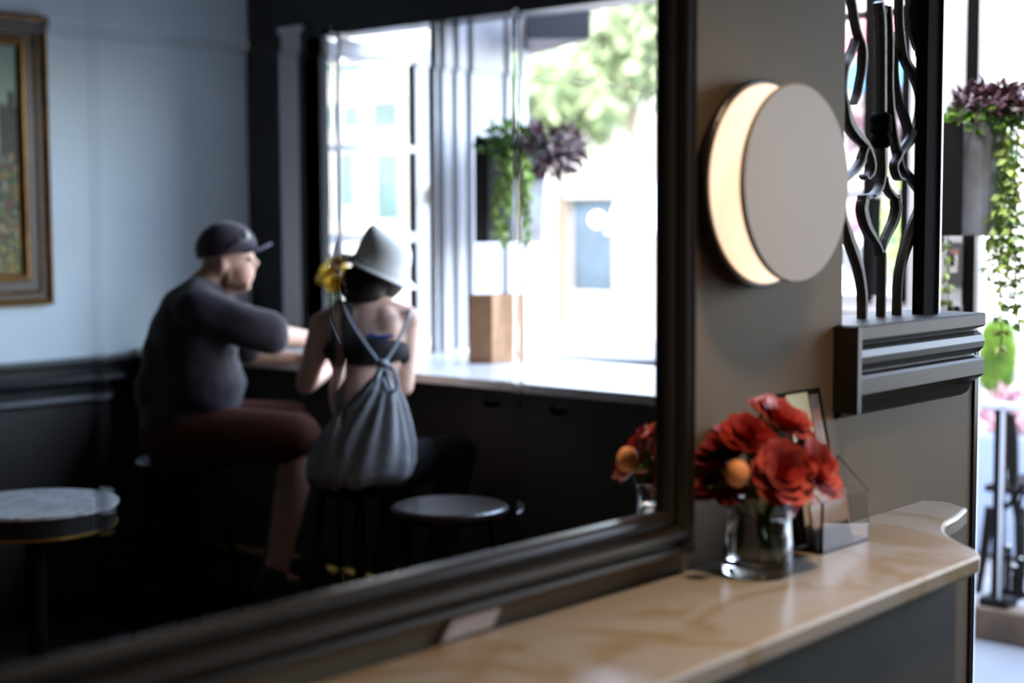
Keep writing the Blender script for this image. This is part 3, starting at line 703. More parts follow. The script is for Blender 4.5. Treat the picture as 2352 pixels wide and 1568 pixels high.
for i, (px, py, dd, r, pm, lb) in enumerate(specs):
    c = S(px, py, dd); o_ = (c-(vc+V(0, 0, .12))); dr = (o_.normalized()*.9+V(-.45, -.75, .25)).normalized()
    an = random.uniform(0, 6.28); rt = vc+V(.022*math.cos(an), .022*math.sin(an), .022)
    flower(c, dr, r, M[pm], lb, rt, grp='red flowers in the glass vase')
c = S(1694, 1087, FD-.10); t = thing('flower_bud', 'round peach bud at the front of the red flowers', 'flower', c, 'red flowers in the glass vase')
bm = B(); ell(bm, c, (.017, .017, .020), n=18, m=12)
for v in bm.verts: v.co += (v.co-c).normalized()*.0012*math.sin(8*math.atan2(v.co.x-c.x, v.co.y-c.y))
obj('bud', bm, M['bud'], t, smooth=True); bm = B(); tube(bm, catmull([c-V(0, 0, .016), c.lerp(vc+V(0, 0, .12), .6), vc+V(.01, 0, .03)], 5), .0026, 6); obj('stem', bm, M['stem'], t)
# low leafy sprig in the vase
t = thing('leaf_sprig', 'green leafy sprig at the neck of the glass vase', 'leaves', vc+V(0, 0, .13))
bm = cloud(vc+V(0, 0, .142), (.04, .04, .018), 46, .035, .014); obj('leaves', bm, M['stem'], t)
# reflected-room vase stays real: the mirror shows it again by itself

# clear holder with leaflets and a tall picture card
hc = V(2.243, -.075, SZT)
hd = thing('leaflet_holder', 'clear plastic leaflet holder on the marble shelf behind the red flowers', 'holder', hc)
x0, x1, yb, yf = 2.165, 2.315, -.045, -.105
obj('back_sheet', bx(x0, x1, yb, yb+.003, SZT, SZT+.14), M['acrylic'], hd)
obj('front_sheet', bx(x0, x1, yf-.003, yf, SZT, SZT+.085), M['acrylic'], hd)
bm = B(); prism(bm, [(x1, yb, SZT), (x1, yf, SZT), (x1, yf, SZT+.085), (x1, yb, SZT+.14)], (.004, 0, 0)); obj('side_sheet', bm, M['acrylic'], hd)
bm = B(); prism(bm, [(x0, yb, SZT), (x0, yf, SZT), (x0, yf, SZT+.085), (x0, yb, SZT+.14)], (-.004, 0, 0)); obj('side_sheet', bm, M['acrylic'], hd)
obj('base', bx(x0, x1, yf, yb, SZT, SZT+.004), M['acrylic'], hd)
for k, (mt, dx, hh, lb) in enumerate((('paper', 0, .098, 'white leaflet at the back of the clear holder'), ('pinkpaper', .012, .088, 'pinkish leaflet in the middle of the clear holder'), ('paper', -.012, .075, 'short pale leaflet at the front of the clear holder'))):
    if mt == 'pinkpaper': mt_ = mat('pink_leaflet', (.66, .42, .36), .6, col2=(.6, .55, .62), scale=30)
    else: mt_ = M['paper']
    y = -.066-.012*k; bm = B(); prism(bm, [(x0+.02+dx, y, SZT+.0045), (x1-.02+dx, y, SZT+.0045), (x1-.02+dx, y+.012, SZT+hh), (x0+.02+dx, y+.012, SZT+hh)], (0, -.0012, 0))
    o = obj('leaflet', bm, mt_, None); props(o, lb, 'leaflet', 'leaflets in the clear holder')
# picture card leaning on the wall
def card_pt(px, py):
    # the card leans: its foot on the shelf at y = -.062, its head near the wall
    n = V(0, 1, -.22); p0 = V(2.2, -.058, SZT); d = ray(px, py); tt = (p0-CAM).dot(n)/d.dot(n); return CAM+d*tt
cdp = thing('picture_card', 'tall leaning picture card, yellow green centre between dark edges, behind the red flowers', 'card', (2.2, -.058, SZT))
q = [card_pt(1765, 908), card_pt(1884, 905)]
zt_ = q[0].z; xl_, xr_ = q[0].x, q[1].x
def cy(z): return -.058+(z-SZT)*.22
def cardpiece(nm, xa, xb, za, zb, mt, off, par=cdp):
    bm = B(); prism(bm, [(xa, cy(za)-off, za), (xb, cy(za)-off, za), (xb, cy(zb)-off, zb), (xa, cy(zb)-off, zb)], (0, -.0012, 0)); return obj(nm, bm, mt, par)
cb0 = SZT+.006
cardpiece('board', xl_, xr_, cb0, zt_, M['iron_dark'], 0)
mt = mat('card_picture', (.42, .44, .20), .5, col2=(.58, .56, .36), scale=9)
cardpiece('picture', xl_+(xr_-xl_)*.30, xl_+(xr_-xl_)*.72, cb0+.06, zt_-.004, mt, .0015)
mt = mat('card_foliage_print', (.02, .02, .01), .5, col2=(.30, .09, .02), scale=30)
cardpiece('picture', xl_+(xr_-xl_)*.74, xl_+(xr_-xl_)*.92, cb0+.12, zt_-.010, mt, .0015)

# ------------------------------------------------------------------ the room as the mirror shows it
MIR = True
# painting on the far wall
a = at(112, 35, 1, 4.25); b_ = at(112, 698, 1, 4.25); pz1, pz0 = a.z, b_.z; pxr = (a.x+b_.x)/2; pxl = pxr-1.15; PY = 4.268
pt = thing('framed_painting', 'framed landscape painting of dark towers and autumn trees on the pale wall', 'painting', ((pxl+pxr)/2, PY, pz0))
prof = [(0, 0), (-.022, 0), (-.045, .010), (-.050, .020), (-.040, .030), (-.022, .036), (-.022, .046), (-.032, .052), (-.036, .062), (-.026, .070), (-.018, .085), (-.018, .105), (-.040, .112), (-.050, .124), (-.046, .138), (-.020, .150), (0, .150)]
FW = .150
def pframe(kind, sub, m_):
    bm = B()
    def ring(c): 
        return [{'bl': (pxl+d, PY+y, pz0+d), 'br': (pxr-d, PY+y, pz0+d), 'tl': (pxl+d, PY+y, pz1-d), 'tr': (pxr-d, PY+y, pz1-d)}[c] for y, d in sub]
    a, b = {'b': ('bl', 'br'), 't': ('tl', 'tr'), 'l': ('bl', 'tl'), 'r': ('br', 'tr')}[kind]
    loft(bm, [ring(a), ring(b)]); return obj('frame_rail' if m_ is M['gold'] else 'frame_bed', bm, m_, pt)
for k in 'btlr':
    pframe(k, [(0, .028), (-.024, .028), (-.024, .10), (0, .10)], M['brown_frame'])
    pframe(k, [(0, 0), (-.022, 0), (-.040, .006), (-.044, .016), (-.036, .026), (-.020, .032), (0, .032)], M['gold'])
    pframe(k, [(-.02, .046), (-.030, .050), (-.034, .056), (-.026, .062), (-.02, .064)], M['gold'])
    pframe(k, [(0, .100), (-.018, .100), (-.034, .108), (-.036, .118), (-.02, .132), (0, .134)], M['gold'])
me = bpy.data.meshes.new('canvas'); nx, nz = 90, 110; vs = []; fs = []; cx0, cx1, cz0, cz1 = pxl+.13, pxr-.13, pz0+.13, pz1-.13
cols = []
def paint(u, v):                                    # u across (0..1 as seen in the mirror), v up
    n1 = noise.noise(V(u*9, v*9, 1)); n2 = noise.noise(V(u*30, v*22, 5)); n3 = noise.noise(V(u*60, v*50, 9))
    skyc = V(.20, .33, .30).lerp(V(.42, .50, .30), max(0, min(1, 1.5*(1-v)+n1*.3)))
    hill = .40+.10*math.sin(u*7)+.05*n2
    tower = v < .74+.03*n2 and (.90 < u < 1.0)
    tower |= v < .80+.02*n2 and .955 < u < .985
    roof = v < .66-abs(u-.80)*2.1
    roof |= v < .58-abs(u-.40)*1.2
    if tower or roof: c = V(.045, .035, .025)+V(.02, .015, .01)*n2
    else: c = skyc
    if v < .50+.12*n1+.06*n2:
        c = V(.05, .07, .02)
        if n2 > .22: c = V(.32, .17, .02)
        if n3 > .32: c = V(.42, .36, .22)
        if n2 < -.30: c = V(.20, .03, .02)
        if n1 < -.25: c = V(.10, .16, .03)
    if v < .16 and n3 > .1: c = V(.20, .24, .05)
    if v < .16 and n3 > .38: c = V(.55, .38, .05)
    return c
for j in range(nz+1):
    for i in range(nx+1): vs.append((cx0+(cx1-cx0)*i/nx, 2*MY-(PY-.012), cz0+(cz1-cz0)*j/nz)); cols.append(paint(i/nx, j/nz))
for j in range(nz):
    for i in range(nx): k = j*(nx+1)+i; fs.append((k, k+1, k+nx+2, k+nx+1)) 
me.from_pydata(vs, [], fs); ca = me.color_attributes.new('paint', 'FLOAT_COLOR', 'POINT')
for i, c in enumerate(cols): ca.data[i].color = (max(0, c.x), max(0, c.y), max(0, c.z), 1)
m = mat('painted_canvas', (1, 1, 1), .45, .4, bump=.2, bscale=120); at_ = m.node_tree.nodes.new('ShaderNodeVertexColor'); at_.layer_name = 'paint'
m.node_tree.links.new(at_.outputs[0], m.node_tree.nodes['Principled BSDF'].inputs['Base Color'])
obj('canvas', me, m, pt)

# bar counter along the street front
br = thing('window_bar', 'long bar counter with a thick white stone top along the open street front', 'bar', (4.1, 2.7, 0))
obj('bar_top', bx(3.80, 4.57, .45, 4.27, 1.018, 1.05), M['marble_bar'], br, bevel=.004, label='white stone bar top')
obj('bar_front', bx(4.02, 4.10, .5, 4.27, 0, 1.018), M['base'], br)
obj('foot_rail', (lambda b: (tube(b, [(3.93, 1.1, .22), (3.93, 4.25, .22)], .02, 12), b)[1])(B()), M['brass'], br)
for px, py in ((1140, 930), (1290, 945)):
    q = at(px, py, 0, 4.01); bm = B(); tube(bm, [(4.02, q.y, q.z), (3.97, q.y, q.z), (3.955, q.y, q.z+.02)], .009, 8); obj('bag_hook', bm, M['iron_dark'], br)
# folded window leaf, opened outwards at right angles
Y1 = 3.66; d2 = bpy.data.objects.new('window_2', None); COL.objects.link(d2); d2.location = fl((4.75, Y1, 1.06)); d2['kind'] = 'structure'
zt2 = 2.385; lx0, lx1 = 4.42, 5.04
def xz(px, py): q = at(px, py, 1, Y1); return q.x, q.z
ix0, iz1 = xz(778, 131); ix1, _ = xz(957, 150); _, im1 = xz(960, 337); _, im0 = xz(960, 352); _, in1 = xz(957, 535); _, in0 = xz(957, 556)
bm = B(); box(bm, lx0, ix0, Y1, Y1+.045, 1.06, zt2); box(bm, ix1, lx1, Y1, Y1+.045, 1.06, zt2); box(bm, ix0, ix1, Y1, Y1+.045, iz1, zt2); box(bm, ix0, ix1, Y1, Y1+.045, 1.06, 1.14)
obj('leaf_frame', bm, M['white'], d2, bevel=.003)
obj('glazing_bar', bx(ix0, ix1, Y1+.005, Y1+.04, im0, im1), M['white'], d2); obj('glazing_bar', bx(ix0, ix1, Y1+.005, Y1+.04, in0, in1), M['white'], d2)
obj('seal', bx(ix1-.012, ix1, Y1+.01, Y1+.044, 1.14, iz1), M['iron_dark'], d2)
obj('pane', bx(ix0, ix1-.012, Y1+.02, Y1+.024, 1.14, iz1), M['window_glass'], d2)
obj('jamb', bx(4.42, 4.465, Y1+.046, 3.835, 1.05, 2.40), M['white'], d2)
hq = at(998, 440, 1, Y1-.03); bm = B(); box(bm, 5.0, 5.02, Y1-.05, Y1-.01, hq.z-.06, hq.z+.02); obj('handle', bm, M['brass'], d2)
# stack of folded leaves and the pillar: pale stiles between dark gaps
st = bpy.data.objects.new('window_3', None); COL.objects.link(st); st.location = fl((4.5, 2.85, 1.06)); st['kind'] = 'structure'
Y3 = at(1004, 300, 0, 4.47).y
def xx(px): return at(px, 300, 1, Y3).x
edges = [(1002, 1008, 0), (1008, 1020, 1), (1020, 1041, 0), (1041, 1052, 1), (1052, 1073, 0), (1073, 1085, 1), (1085, 1156, 0), (1156, 1167, 1), (1167, 1181, 0), (1181, 1193, 1), (1193, 1213, 0)]
for a, b, dk in edges:
    if dk: obj('gap_channel', bx(xx(a), xx(b), Y3+.02, Y3+.04, 1.05, 2.75), M['iron_dark'], st)
    else: obj('stile', bx(xx(a), xx(b), Y3, Y3+.045, 1.05, 2.75), M['white'], st, bevel=.003)
# pale outer wall return beyond the folded leaf
struct('trim_9', bx(5.3, 5.4, 3.2, 4.6, 2.42, 3.4), M['white'])
# dark box fixture under the header
L0, R0, L1 = S(1206, 97, 6.2), S(1352, 100, 6.25), S(1206, 136, 6.9)
z0s = 2.335; z1s = 2.52
sp = thing('wall_speaker', 'dark angular box fixture hanging high in the open street front', 'speaker', V(L0.x, L0.y, z0s))
bm = B(); prism(bm, [V(L0.x, L0.y, z0s), V(R0.x, R0.y, z0s+.005), V(R0.x+.03, R0.y+.03, z0s+.005), V(L1.x, L1.y, z0s)], (0, 0, z1s-z0s)); obj('case', bm, M['speaker'], sp, bevel=.004)
obj('mount', bx(L0.x+.05, L0.x+.13, L0.y+.05, L0.y+.16, z1s, z1s+.2), M['iron_dark'], sp)
# planter on the pillar, mirrored
cQ = S(1178, 318, 6.25)
hanging_pot(cQ, .225, .425, V(0, 1, 0), V(1, 0, 0), 'tapered grey planter of purple and green trailing leaves over the paper bag on the bar', None,
    cloud(S(1250, 345, 6.2), (.17, .14, .085), 330, .06, .034, (Rr, Dd, V(0, 0, 1))),
    cloud(S(1165, 335, 6.2), (.125, .12, .08), 260, .045, .028, (Rr, Dd, V(0, 0, 1))),
    vines([S(random.uniform(1125, 1215), random.uniform(330, 390), random.uniform(5.98, 6.1)) for _ in range(8)], .34, .045, .03), 'planters hung on the street front pillars', -Rr*.125-Dd*.10, .027)
# kraft bag
bgc = V(4.27, 2.55, 1.05)
bag = thing('paper_bag', 'brown kraft paper bag standing on the white bar top', 'bag', bgc)
def bp(px, py, dep): return S(px, py, dep)
dL = (at(1080, 836, 2, 1.05)-CAM).dot(_fw); zt3 = 1.05+.262
fa = at(1078, 834, 2, 1.052); fb = at(1133, 835, 2, 1.052); fc = at(1203, 828, 2, 1.052); fd = fa+(fc-fb)
def up(p, k, dx=0): return V(p.x, p.y, 1.05+.262)+k
cen = (fa+fb+fc+fd)/4
tops = [up(p, (cen-p)*.05+(fd-fa)*.0) for p in (fa, fb, fc, fd)]
bm = B(); lo = [bm.verts.new(p) for p in (fa, fb, fc, fd)]; hi = [bm.verts.new(p) for p in tops]
mlo = bm.verts.new((fb+fc)/2); mhi = bm.verts.new((tops[1]+tops[2])/2+(cen-(fb+fc)/2)*V(.35, .35, 0).length); ml2 = bm.verts.new((fd+fa)/2); mh2 = bm.verts.new((tops[3]+tops[0])/2+(cen-(fd+fa)/2)*.5)
bm.faces.new((lo[0], lo[1], hi[1], hi[0])); bm.faces.new((lo[1], mlo, mhi, hi[1])); bm.faces.new((mlo, lo[2], hi[2], mhi)); bm.faces.new((lo[2], lo[3], hi[3], hi[2])); bm.faces.new((lo[3], ml2, mh2, hi[3])); bm.faces.new((ml2, lo[0], hi[0], mh2)); bm.faces.new((lo[0], ml2, lo[3], lo[2], mlo, lo[1]))
bmesh.ops.recalc_face_normals(bm, faces=bm.faces)
o = obj('body', bm, M['kraft'], bag); sm = o.modifiers.new('s', 'SOLIDIFY'); sm.thickness = .0015
# round high table outside, beyond the bar
tc_ = at(1500, 800, 2, 1.0); th = thing('high_table', 'round dark topped high table outside, just beyond the bar', 'table', (tc_.x, tc_.y, 0))
bm = B(); lathe(bm, [(0, .965), (.50, .965), (.52, .975), (.52, .992), (.50, 1.0), (0, 1.0)], (tc_.x, tc_.y, 0), 56); obj('top', bm, mat('dark_table_metal', (.10, .09, .09), .3, .5), th)
bm = B(); tube(bm, [(tc_.x, tc_.y, .03), (tc_.x, tc_.y, .97)], .035, 16); obj('pole', bm, M['iron_dark'], th)
bm = B(); lathe(bm, [(0, -.005), (.28, -.005), (.27, .02), (.04, .05), (0, .05)], (tc_.x, tc_.y, 0), 36); obj('base', bm, M['iron_dark'], th)
# round marble pedestal table in the room
tc_ = at(77, 1152, 2, .75); tt_ = thing('pedestal_table', 'small round table with grey marble top and thin brass band, below the painting', 'table', (tc_.x, tc_.y, 0))
bm = B(); lathe(bm, [(0, .735), (.245, .735), (.252, .740), (.252, .747), (.247, .75), (0, .75)], (tc_.x, tc_.y, 0), 56); obj('top', bm, M['marble_table'], tt_, label='grey marble top')
bm = B(); lathe(bm, [(0, .685), (.243, .685), (.243, .735), (0, .735)], (tc_.x, tc_.y, 0), 56); obj('apron', bm, M['dark'], tt_)
bm = B(); lathe(bm, [(.20, .675), (.246, .675), (.246, .685), (.20, .685)], (tc_.x, tc_.y, 0), 56, close=True); obj('brass_band', bm, M['brass'], tt_)
bm = B(); tube(bm, [(tc_.x, tc_.y, .02), (tc_.x, tc_.y, .69)], .03, 16); obj('pedestal', bm, M['iron_dark'], tt_)
bm = B(); lathe(bm, [(0, 0), (.2, 0), (.19, .015), (.03, .04), (0, .04)], (tc_.x, tc_.y, 0), 36); obj('base', bm, M['iron_dark'], tt_)

# bar stools
def stool(c, label, seat_h=.745):
    c = V(c[0], c[1], 0); t = thing('bar_stool', label, 'stool', c, 'stools along the window bar')
    bm = B(); lathe(bm, [(0, seat_h-.035), (.16, seat_h-.035), (.178, seat_h-.02), (.178, seat_h-.006), (.165, seat_h), (0, seat_h-.004)], c, 36); obj('seat', bm, mat('stool_wood', (.018, .011, .009), .3, .4, var=.2), t)
    for k in range(4):
        a = PI/4+k*PI/2; d = V(math.cos(a), math.sin(a), 0); bm = B(); tube(bm, [c+d*.12+V(0, 0, seat_h-.03), c+d*.215], .012, 10); obj('leg', bm, M['iron_dark'], t)
    bm = B(); ring_ = [c+V(math.cos(2*PI*k/32)*.188, math.sin(2*PI*k/32)*.188, .24) for k in range(33)]; tube(bm, ring_, .009, 8, caps=False); obj('foot_ring', bm, M['iron_dark'], t)
    return t
st3 = at(1035, 1160, 2, .745); stool(st3, 'empty dark bar stool between the woman and the mirror')

# yellow flowers in a vase on the bar
yc = at(768, 640, 0, 4.12); vb = V(yc.x, yc.y, 1.05)
t = thing('bud_vase', 'slim clear vase of yellow flowers on the bar behind the woman', 'vase', vb)
bm = B(); lathe(bm, [(0, 0), (.04, 0), (.045, .01), (.042, .12), (.03, .18), (.034, .20), (.031, .20), (.027, .18), (.039, .12), (.041, .015), (0, .01)], vb, 32); obj('vessel', bm, M['glass'], t, smooth=True)
k = 0
for px, py in ((758, 625), (775, 608), (790, 628), (765, 652), (785, 655), (750, 642), (775, 672), (795, 603)):
    c = S(px, py, (yc-CAM).dot(_fw)+random.uniform(-.06, .06)); dr = (c-(vb+V(0, 0, .2))).normalized()-_fw*.6
    flower(c, dr, .040, M['yellow'], 'yellow flower in the bunch on the bar between the man and the woman', vb+V(0, 0, .05), rows=4, grp='yellow flowers on the bar')

# ------------------------------------------------------------------ people (as the mirror shows them)
UP = V(0, 0, 1)
def hand(bm, wrist, dirv, side, up=UP, curl=.35, s=1.0, thumb=1):
    """palm, four bent fingers and a thumb; side = unit vector across the palm towards the thumb"""
    d = dirv.normalized(); sd_ = (side-d*side.dot(d)).normalized(); n = sd_.cross(d)
    if n.dot(up) < 0: n = -n
    palm = wrist+d*.045*s
    cap(bm, wrist, palm+d*.02*s+sd_*.018*s, .024*s, .020*s); cap(bm, wrist, palm+d*.02*s-sd_*.018*s, .024*s, .018*s)
    for k, ln in enumerate((.070, .078, .072, .056)):
        b0 = wrist+d*.085*s+sd_*(.030-.020*k)*s; f1 = b0+(d*math.cos(curl*.5)-n*math.sin(curl*.5))*ln*.5*s; f2 = f1+(d*math.cos(curl*1.6)-n*math.sin(curl*1.6))*ln*.5*s
        cap(bm, b0-d*.03*s, f1, .0095*s, .0085*s, 10); cap(bm, f1, f2, .0085*s, .007*s, 10)
    t0 = wrist+d*.03*s+sd_*.028*s; t1 = t0+(d*.6+sd_*.8)*.035*s; t2 = t1+(d*.9+sd_*.35-n*.2)*.03*s
    cap(bm, t0, t1, .012*s, .0105*s, 10); cap(bm, t1, t2, .0105*s, .008*s, 10)
# --- man
r_, d_ = Rr, Dd                      # across the mirror picture, and away from the viewer
D0 = 5.5
man = thing('person', 'man in dark cap and grey tee shirt seated at the bar, in profile', 'person', S(470, 1000, D0).xy.to_3d())
hipM = V(3.20, 3.22, .84)            # pelvis centre
p_hip = S(425, 975, D0+.02); p_wa = S(455, 880, D0); p_ch = S(450, 765, D0); p_sh = S(462, 690, D0)
n0, n1 = S(462, 676, D0+.02), S(502, 628, D0+.02)
hc_ = S(522, 590, D0+.03)
shN, shF = S(452, 712, D0-.17), S(500, 712, D0+.20)
elN = S(628, 768, D0-.08); wrN = S(728, 780, D0+.16); 
elF = S(580, 815, D0+.25); wrF = S(664, 806, D0+.27)
wrN.z = max(wrN.z, 1.085); wrF.z = 1.082; elF.z = 1.10
hand_dir = (wrN-elN).normalized()
bm = B()
ell(bm, hc_+UP*.010, (.094, .076, .094), (r_, d_, UP))                       # skull
ell(bm, S(553, 622, D0+.03), (.050, .052, .062), (r_, d_, UP))               # face and jaw
cap(bm, S(528, 650, D0+.03), S(563, 657, D0+.03), .040, .021)                # jaw line and chin
ell(bm, S(567, 590, D0+.03), (.026, .045, .03), (r_, d_, UP))                # brow
cap(bm, S(578, 590, D0+.03), S(589, 604, D0+.03), .008, .0125)               # nose
cap(bm, S(576, 609, D0+.03), S(588, 606, D0+.03), .012, .010)
ell(bm, S(577, 625, D0+.03), (.012, .022, .007), (r_, d_, UP)); ell(bm, S(575, 636, D0+.03), (.012, .020, .007), (r_, d_, UP))
ell(bm, S(511, 612, D0-.048), (.017, .010, .030), (r_, d_, UP), 12, 10); ell(bm, S(511, 612, D0+.108), (.017, .010, .030), (r_, d_, UP), 12, 10)
cap(bm, n0, n1, .075, .064)
ell(bm, p_sh-UP*.02, (.10, .19, .08), (r_, d_, UP)); ell(bm, p_ch, (.135, .18, .17), (r_, d_, UP)); ell(bm, p_wa, (.14, .16, .15), (r_, d_, UP)); ell(bm, p_hip, (.145, .175, .13), (r_, d_, UP))
cap(bm, shN, elN, .058, .046); cap(bm, elN, wrN, .044, .029)
cap(bm, shF, elF, .058, .046); cap(bm, elF, wrF, .044, .029)
hand(bm, wrN, (wrN-elN)*V(1, 1, .3), -r_*.2-d_, UP); hand(bm, wrF, (wrF-elF)*V(1, 1, 0), d_, UP)
fwd = V(.80, -.60, 0).normalized(); sid = V(.60, .80, 0)
knN = p_hip+fwd*.42-sid*.20+V(0, 0, .0); knF = p_hip+fwd*.42+sid*.16
knN.z = knF.z = .83
anN = knN+V(-.10, .06, -.50); anF = knF+V(-.08, .05, -.50)
for kn, an, sg in ((knN, anN, -1), (knF, anF, 1)):
    h0 = p_hip+sid*.09*sg; h0.z = .84
    cap(bm, h0, kn, .088, .062); cap(bm, kn, an, .058, .040); cap(bm, an, an+fwd*.13-UP*.05, .040, .03)
blob('body', bm, M['skin'], man, .009, 4)
# eye, brow
ey = B(); ell(ey, S(573, 594, D0-.012), (.009, .006, .006), (r_, d_, UP), 10, 8); obj('eye', ey, M['iron_dark'], man)
bd = B(); cap(bd, S(520, 648, D0-.022), S(560, 655, D0-.004), .020, .019); cap(bd, S(556, 655, D0), S(560, 654, D0+.06), .020, .020); cap(bd, S(520, 620, D0-.035), S(522, 648, D0-.022), .012, .016)
blob('beard', bd, mat('short_beard', (.16, .075, .045), .8, bump=.3, bscale=140), man, .006, 4, label='short brown beard')
sh = B()
ell(sh, p_sh-UP*.03, (.118, .215, .088), (r_, d_, UP)); ell(sh, p_ch, (.158, .205, .19), (r_, d_, UP)); ell(sh, p_wa+r_*.005, (.165, .188, .17), (r_, d_, UP)); ell(sh, p_hip+UP*.035, (.162, .190, .125), (r_, d_, UP))
cap(sh, S(470, 690, D0+.02), S(480, 668, D0+.02), .09, .074)
cap(sh, S(400, 760, D0-.02), S(372, 900, D0-.02), .09, .10)
cap(sh, shN, shN.lerp(elN, .93), .082, .078); cap(sh, shF, shF.lerp(elF, .80), .082, .072)
cap(sh, p_sh, shN, .09, .082); cap(sh, p_sh, shF, .09, .082)
def folds(bm_):
    for v in bm_.verts:
        k = noise.noise(V(v.co.x*9, v.co.y*9, v.co.z*16)); v.co += v.normal*k*.010
blob('tee_shirt', sh, M['shirt'], man, .011, 8, post=folds)
so_ = B(); ell(so_, p_hip-UP*.03, (.165, .195, .13), (r_, d_, UP))
for kn, sg in ((knN, -1), (knF, 1)):
    h0 = p_hip+sid*.09*sg; h0.z = .84; cap(so_, h0, h0.lerp(kn, .93), .115, .092)
blob('shorts', so_, M['shorts'], man, .011, 6, label='rust red shorts')
for an in (anN, anF):
    b = B(); cap(b, an-UP*.022-fwd*.02, an+fwd*.15-UP*.060, .052, .044); cap(b, an-UP*.05-fwd*.03, an+UP*.02, .048, .048); blob('shoe', b, M['shoe'], man, .008, 4)
# cap
cpc = S(519, 570, D0+.03); tl_ = .16; ca_ = (r_*math.cos(tl_)+UP*math.sin(tl_)).normalized(); cu_ = (UP*math.cos(tl_)-r_*math.sin(tl_)).normalized()
cp = thing('baseball_cap', 'dark plum cap with a small pale emblem worn by the seated man', 'cap', cpc)
bm = B(); ell(bm, cpc, (.112, .092, .098), (ca_, d_, cu_), 36, 24)
for v in bm.verts:
    h = (v.co-cpc).dot(cu_)
    if h < -.022: v.co += cu_*(-.022-h)
obj('crown', bm, M['cap'], cp, smooth=True)
bm = B(); pts = []
e0 = cpc+ca_*.075-cu_*.012
for k in range(13):
    a = -PI/2+PI*k/12; pts.append(e0+ca_*(.092*math.cos(a))+d_*(.075*math.sin(a))-cu_*(.018*abs(math.sin(a))**2))
prism(bm, pts, cu_*.007); obj('brim', bm, mat('brim_plum', (.12, .095, .16), .7), cp, smooth=False)
bm = B(); c0 = cpc+ca_*.088+cu_*.030-d_*.035; ell(bm, c0, (.012, .022, .020), (ca_, d_, cu_), 12, 8); obj('emblem', bm, M['emblem'], cp, smooth=True, label='small pale cap emblem')
bm = B(); tube(bm, catmull([cpc+ca_*.02+cu_*.0-d_*.090, cpc+ca_*.06+cu_*.02-d_*.075, cpc+ca_*.092+cu_*.012-d_*.040], 5), .007, 8); obj('side_band', bm, mat('glasses_dark', (.02, .02, .02), .2, .6), cp, smooth=True)
stool(p_hip.xy.to_3d(), 'dark bar stool under the man in the cap')

# --- woman
E0 = 5.15
k_ = 3500/E0
wom = thing('person', 'woman in pale brimmed hat seen from behind, bare upper back, seated at the bar', 'person', S(830, 1050, E0).xy.to_3d())
w_hip = S(826, 1050, E0); w_wa = S(832, 905, E0); w_ch = S(842, 790, E0); w_top = S(850, 722, E0+.02); w_n0 = S(858, 715, E0+.02); w_n1 = S(868, 650, E0+.05); w_hd = S(872, 625, E0+.07)
sL, sR = S(742, 745, E0-.01), S(938, 735, E0+.02)
eL, eR = S(702, 882, E0+.02), S(928, 888, E0+.04)
hL, hR = S(775, 838, E0+.36), S(900, 842, E0+.34)
hL.z = hR.z = 1.085
bm = B()
ell(bm, w_hd, (.078, .095, .105), (r_, d_, UP))
ell(bm, w_hd+d_*.06-UP*.03+r_*.01, (.055, .05, .06), (r_, d_, UP)); cap(bm, w_hd+d_*.105-UP*.01, w_hd+d_*.122-UP*.03, .008, .012)
ell(bm, w_hd+d_*.105-UP*.058, (.022, .010, .010), (r_, d_, UP), 10, 8)
for sg in (-1, 1): ell(bm, w_hd+r_*.08*sg-UP*.01, (.010, .016, .028), (r_, d_, UP), 10, 8)
cap(bm, w_n0, w_n1, .054, .047)
cap(bm, sL+UP*.0, w_top+UP*.01, .048, .062); cap(bm, sR, w_top+UP*.01, .048, .062)
ell(bm, w_ch, (.138, .082, .150), (r_, d_, UP)); ell(bm, w_ch+UP*.05+r_*-.065-d_*.03, (.06, .046, .08), (r_, d_, UP)); ell(bm, w_ch+UP*.05+r_*.065-d_*.024, (.06, .046, .08), (r_, d_, UP))
ell(bm, w_wa, (.115, .085, .13), (r_, d_, UP)); ell(bm, w_hip, (.165, .125, .13), (r_, d_, UP))
cap(bm, sL, eL, .046, .036); cap(bm, eL, hL, .035, .023); cap(bm, sR, eR, .046, .036); cap(bm, eR, hR, .035, .023)
hand(bm, hL, (hL-eL)*V(1, 1, .1), r_, UP, s=.88); hand(bm, hR, (hR-eR)*V(1, 1, .1), -r_, UP, s=.88)
wkL = w_hip+V(.34, .12, -.02); wkR = w_hip+V(.36, -.12, -.02)
waL = wkL+V(-.12, 0, -.46); waR = wkR+V(-.12, 0, -.46)
for kn, an, sg in ((wkL, waL, -1), (wkR, waR, 1)):
    cap(bm, w_hip+r_*.08*sg-UP*.04, kn, .082, .055); cap(bm, kn, an, .050, .034); cap(bm, an, an+V(.11, 0, -.05), .032, .026)
blob('body', bm, M['skin2'], wom, .008, 5)
# cropped black top: sides, lower back, narrow straps
tp = B()
zc = S(850, 788, E0)
ell(tp, w_ch-UP*.020-d_*.006, (.150, .108, .064), (r_, d_, UP)); 
cap(tp, S(790, 716, E0-.045), S(800, 800, E0-.05), .040, .056); cap(tp, S(800, 740, E0-.055), S(830, 800, E0-.06), .03, .04)
cap(tp, sR+d_*.03-UP*.04, S(925, 820, E0+.02), .040, .040)
blob('crop_top', tp, M['top'], wom, .008, 4, label='black cropped top')
bm = B(); tube(bm, catmull([S(845, 770, E0-.105), S(875, 775, E0-.110), S(905, 772, E0-.095)], 5), .006, 8); obj('top_hem', bm, M['blue'], wom, label='blue hem of the black top')
tr = B(); ell(tr, w_hip-UP*.01, (.182, .142, .135), (r_, d_, UP))
for kn, an, sg in ((wkL, waL, -1), (wkR, waR, 1)):
    cap(tr, w_hip+r_*.08*sg-UP*.04, kn, .098, .068); cap(tr, kn, an+UP*.05, .064, .048)
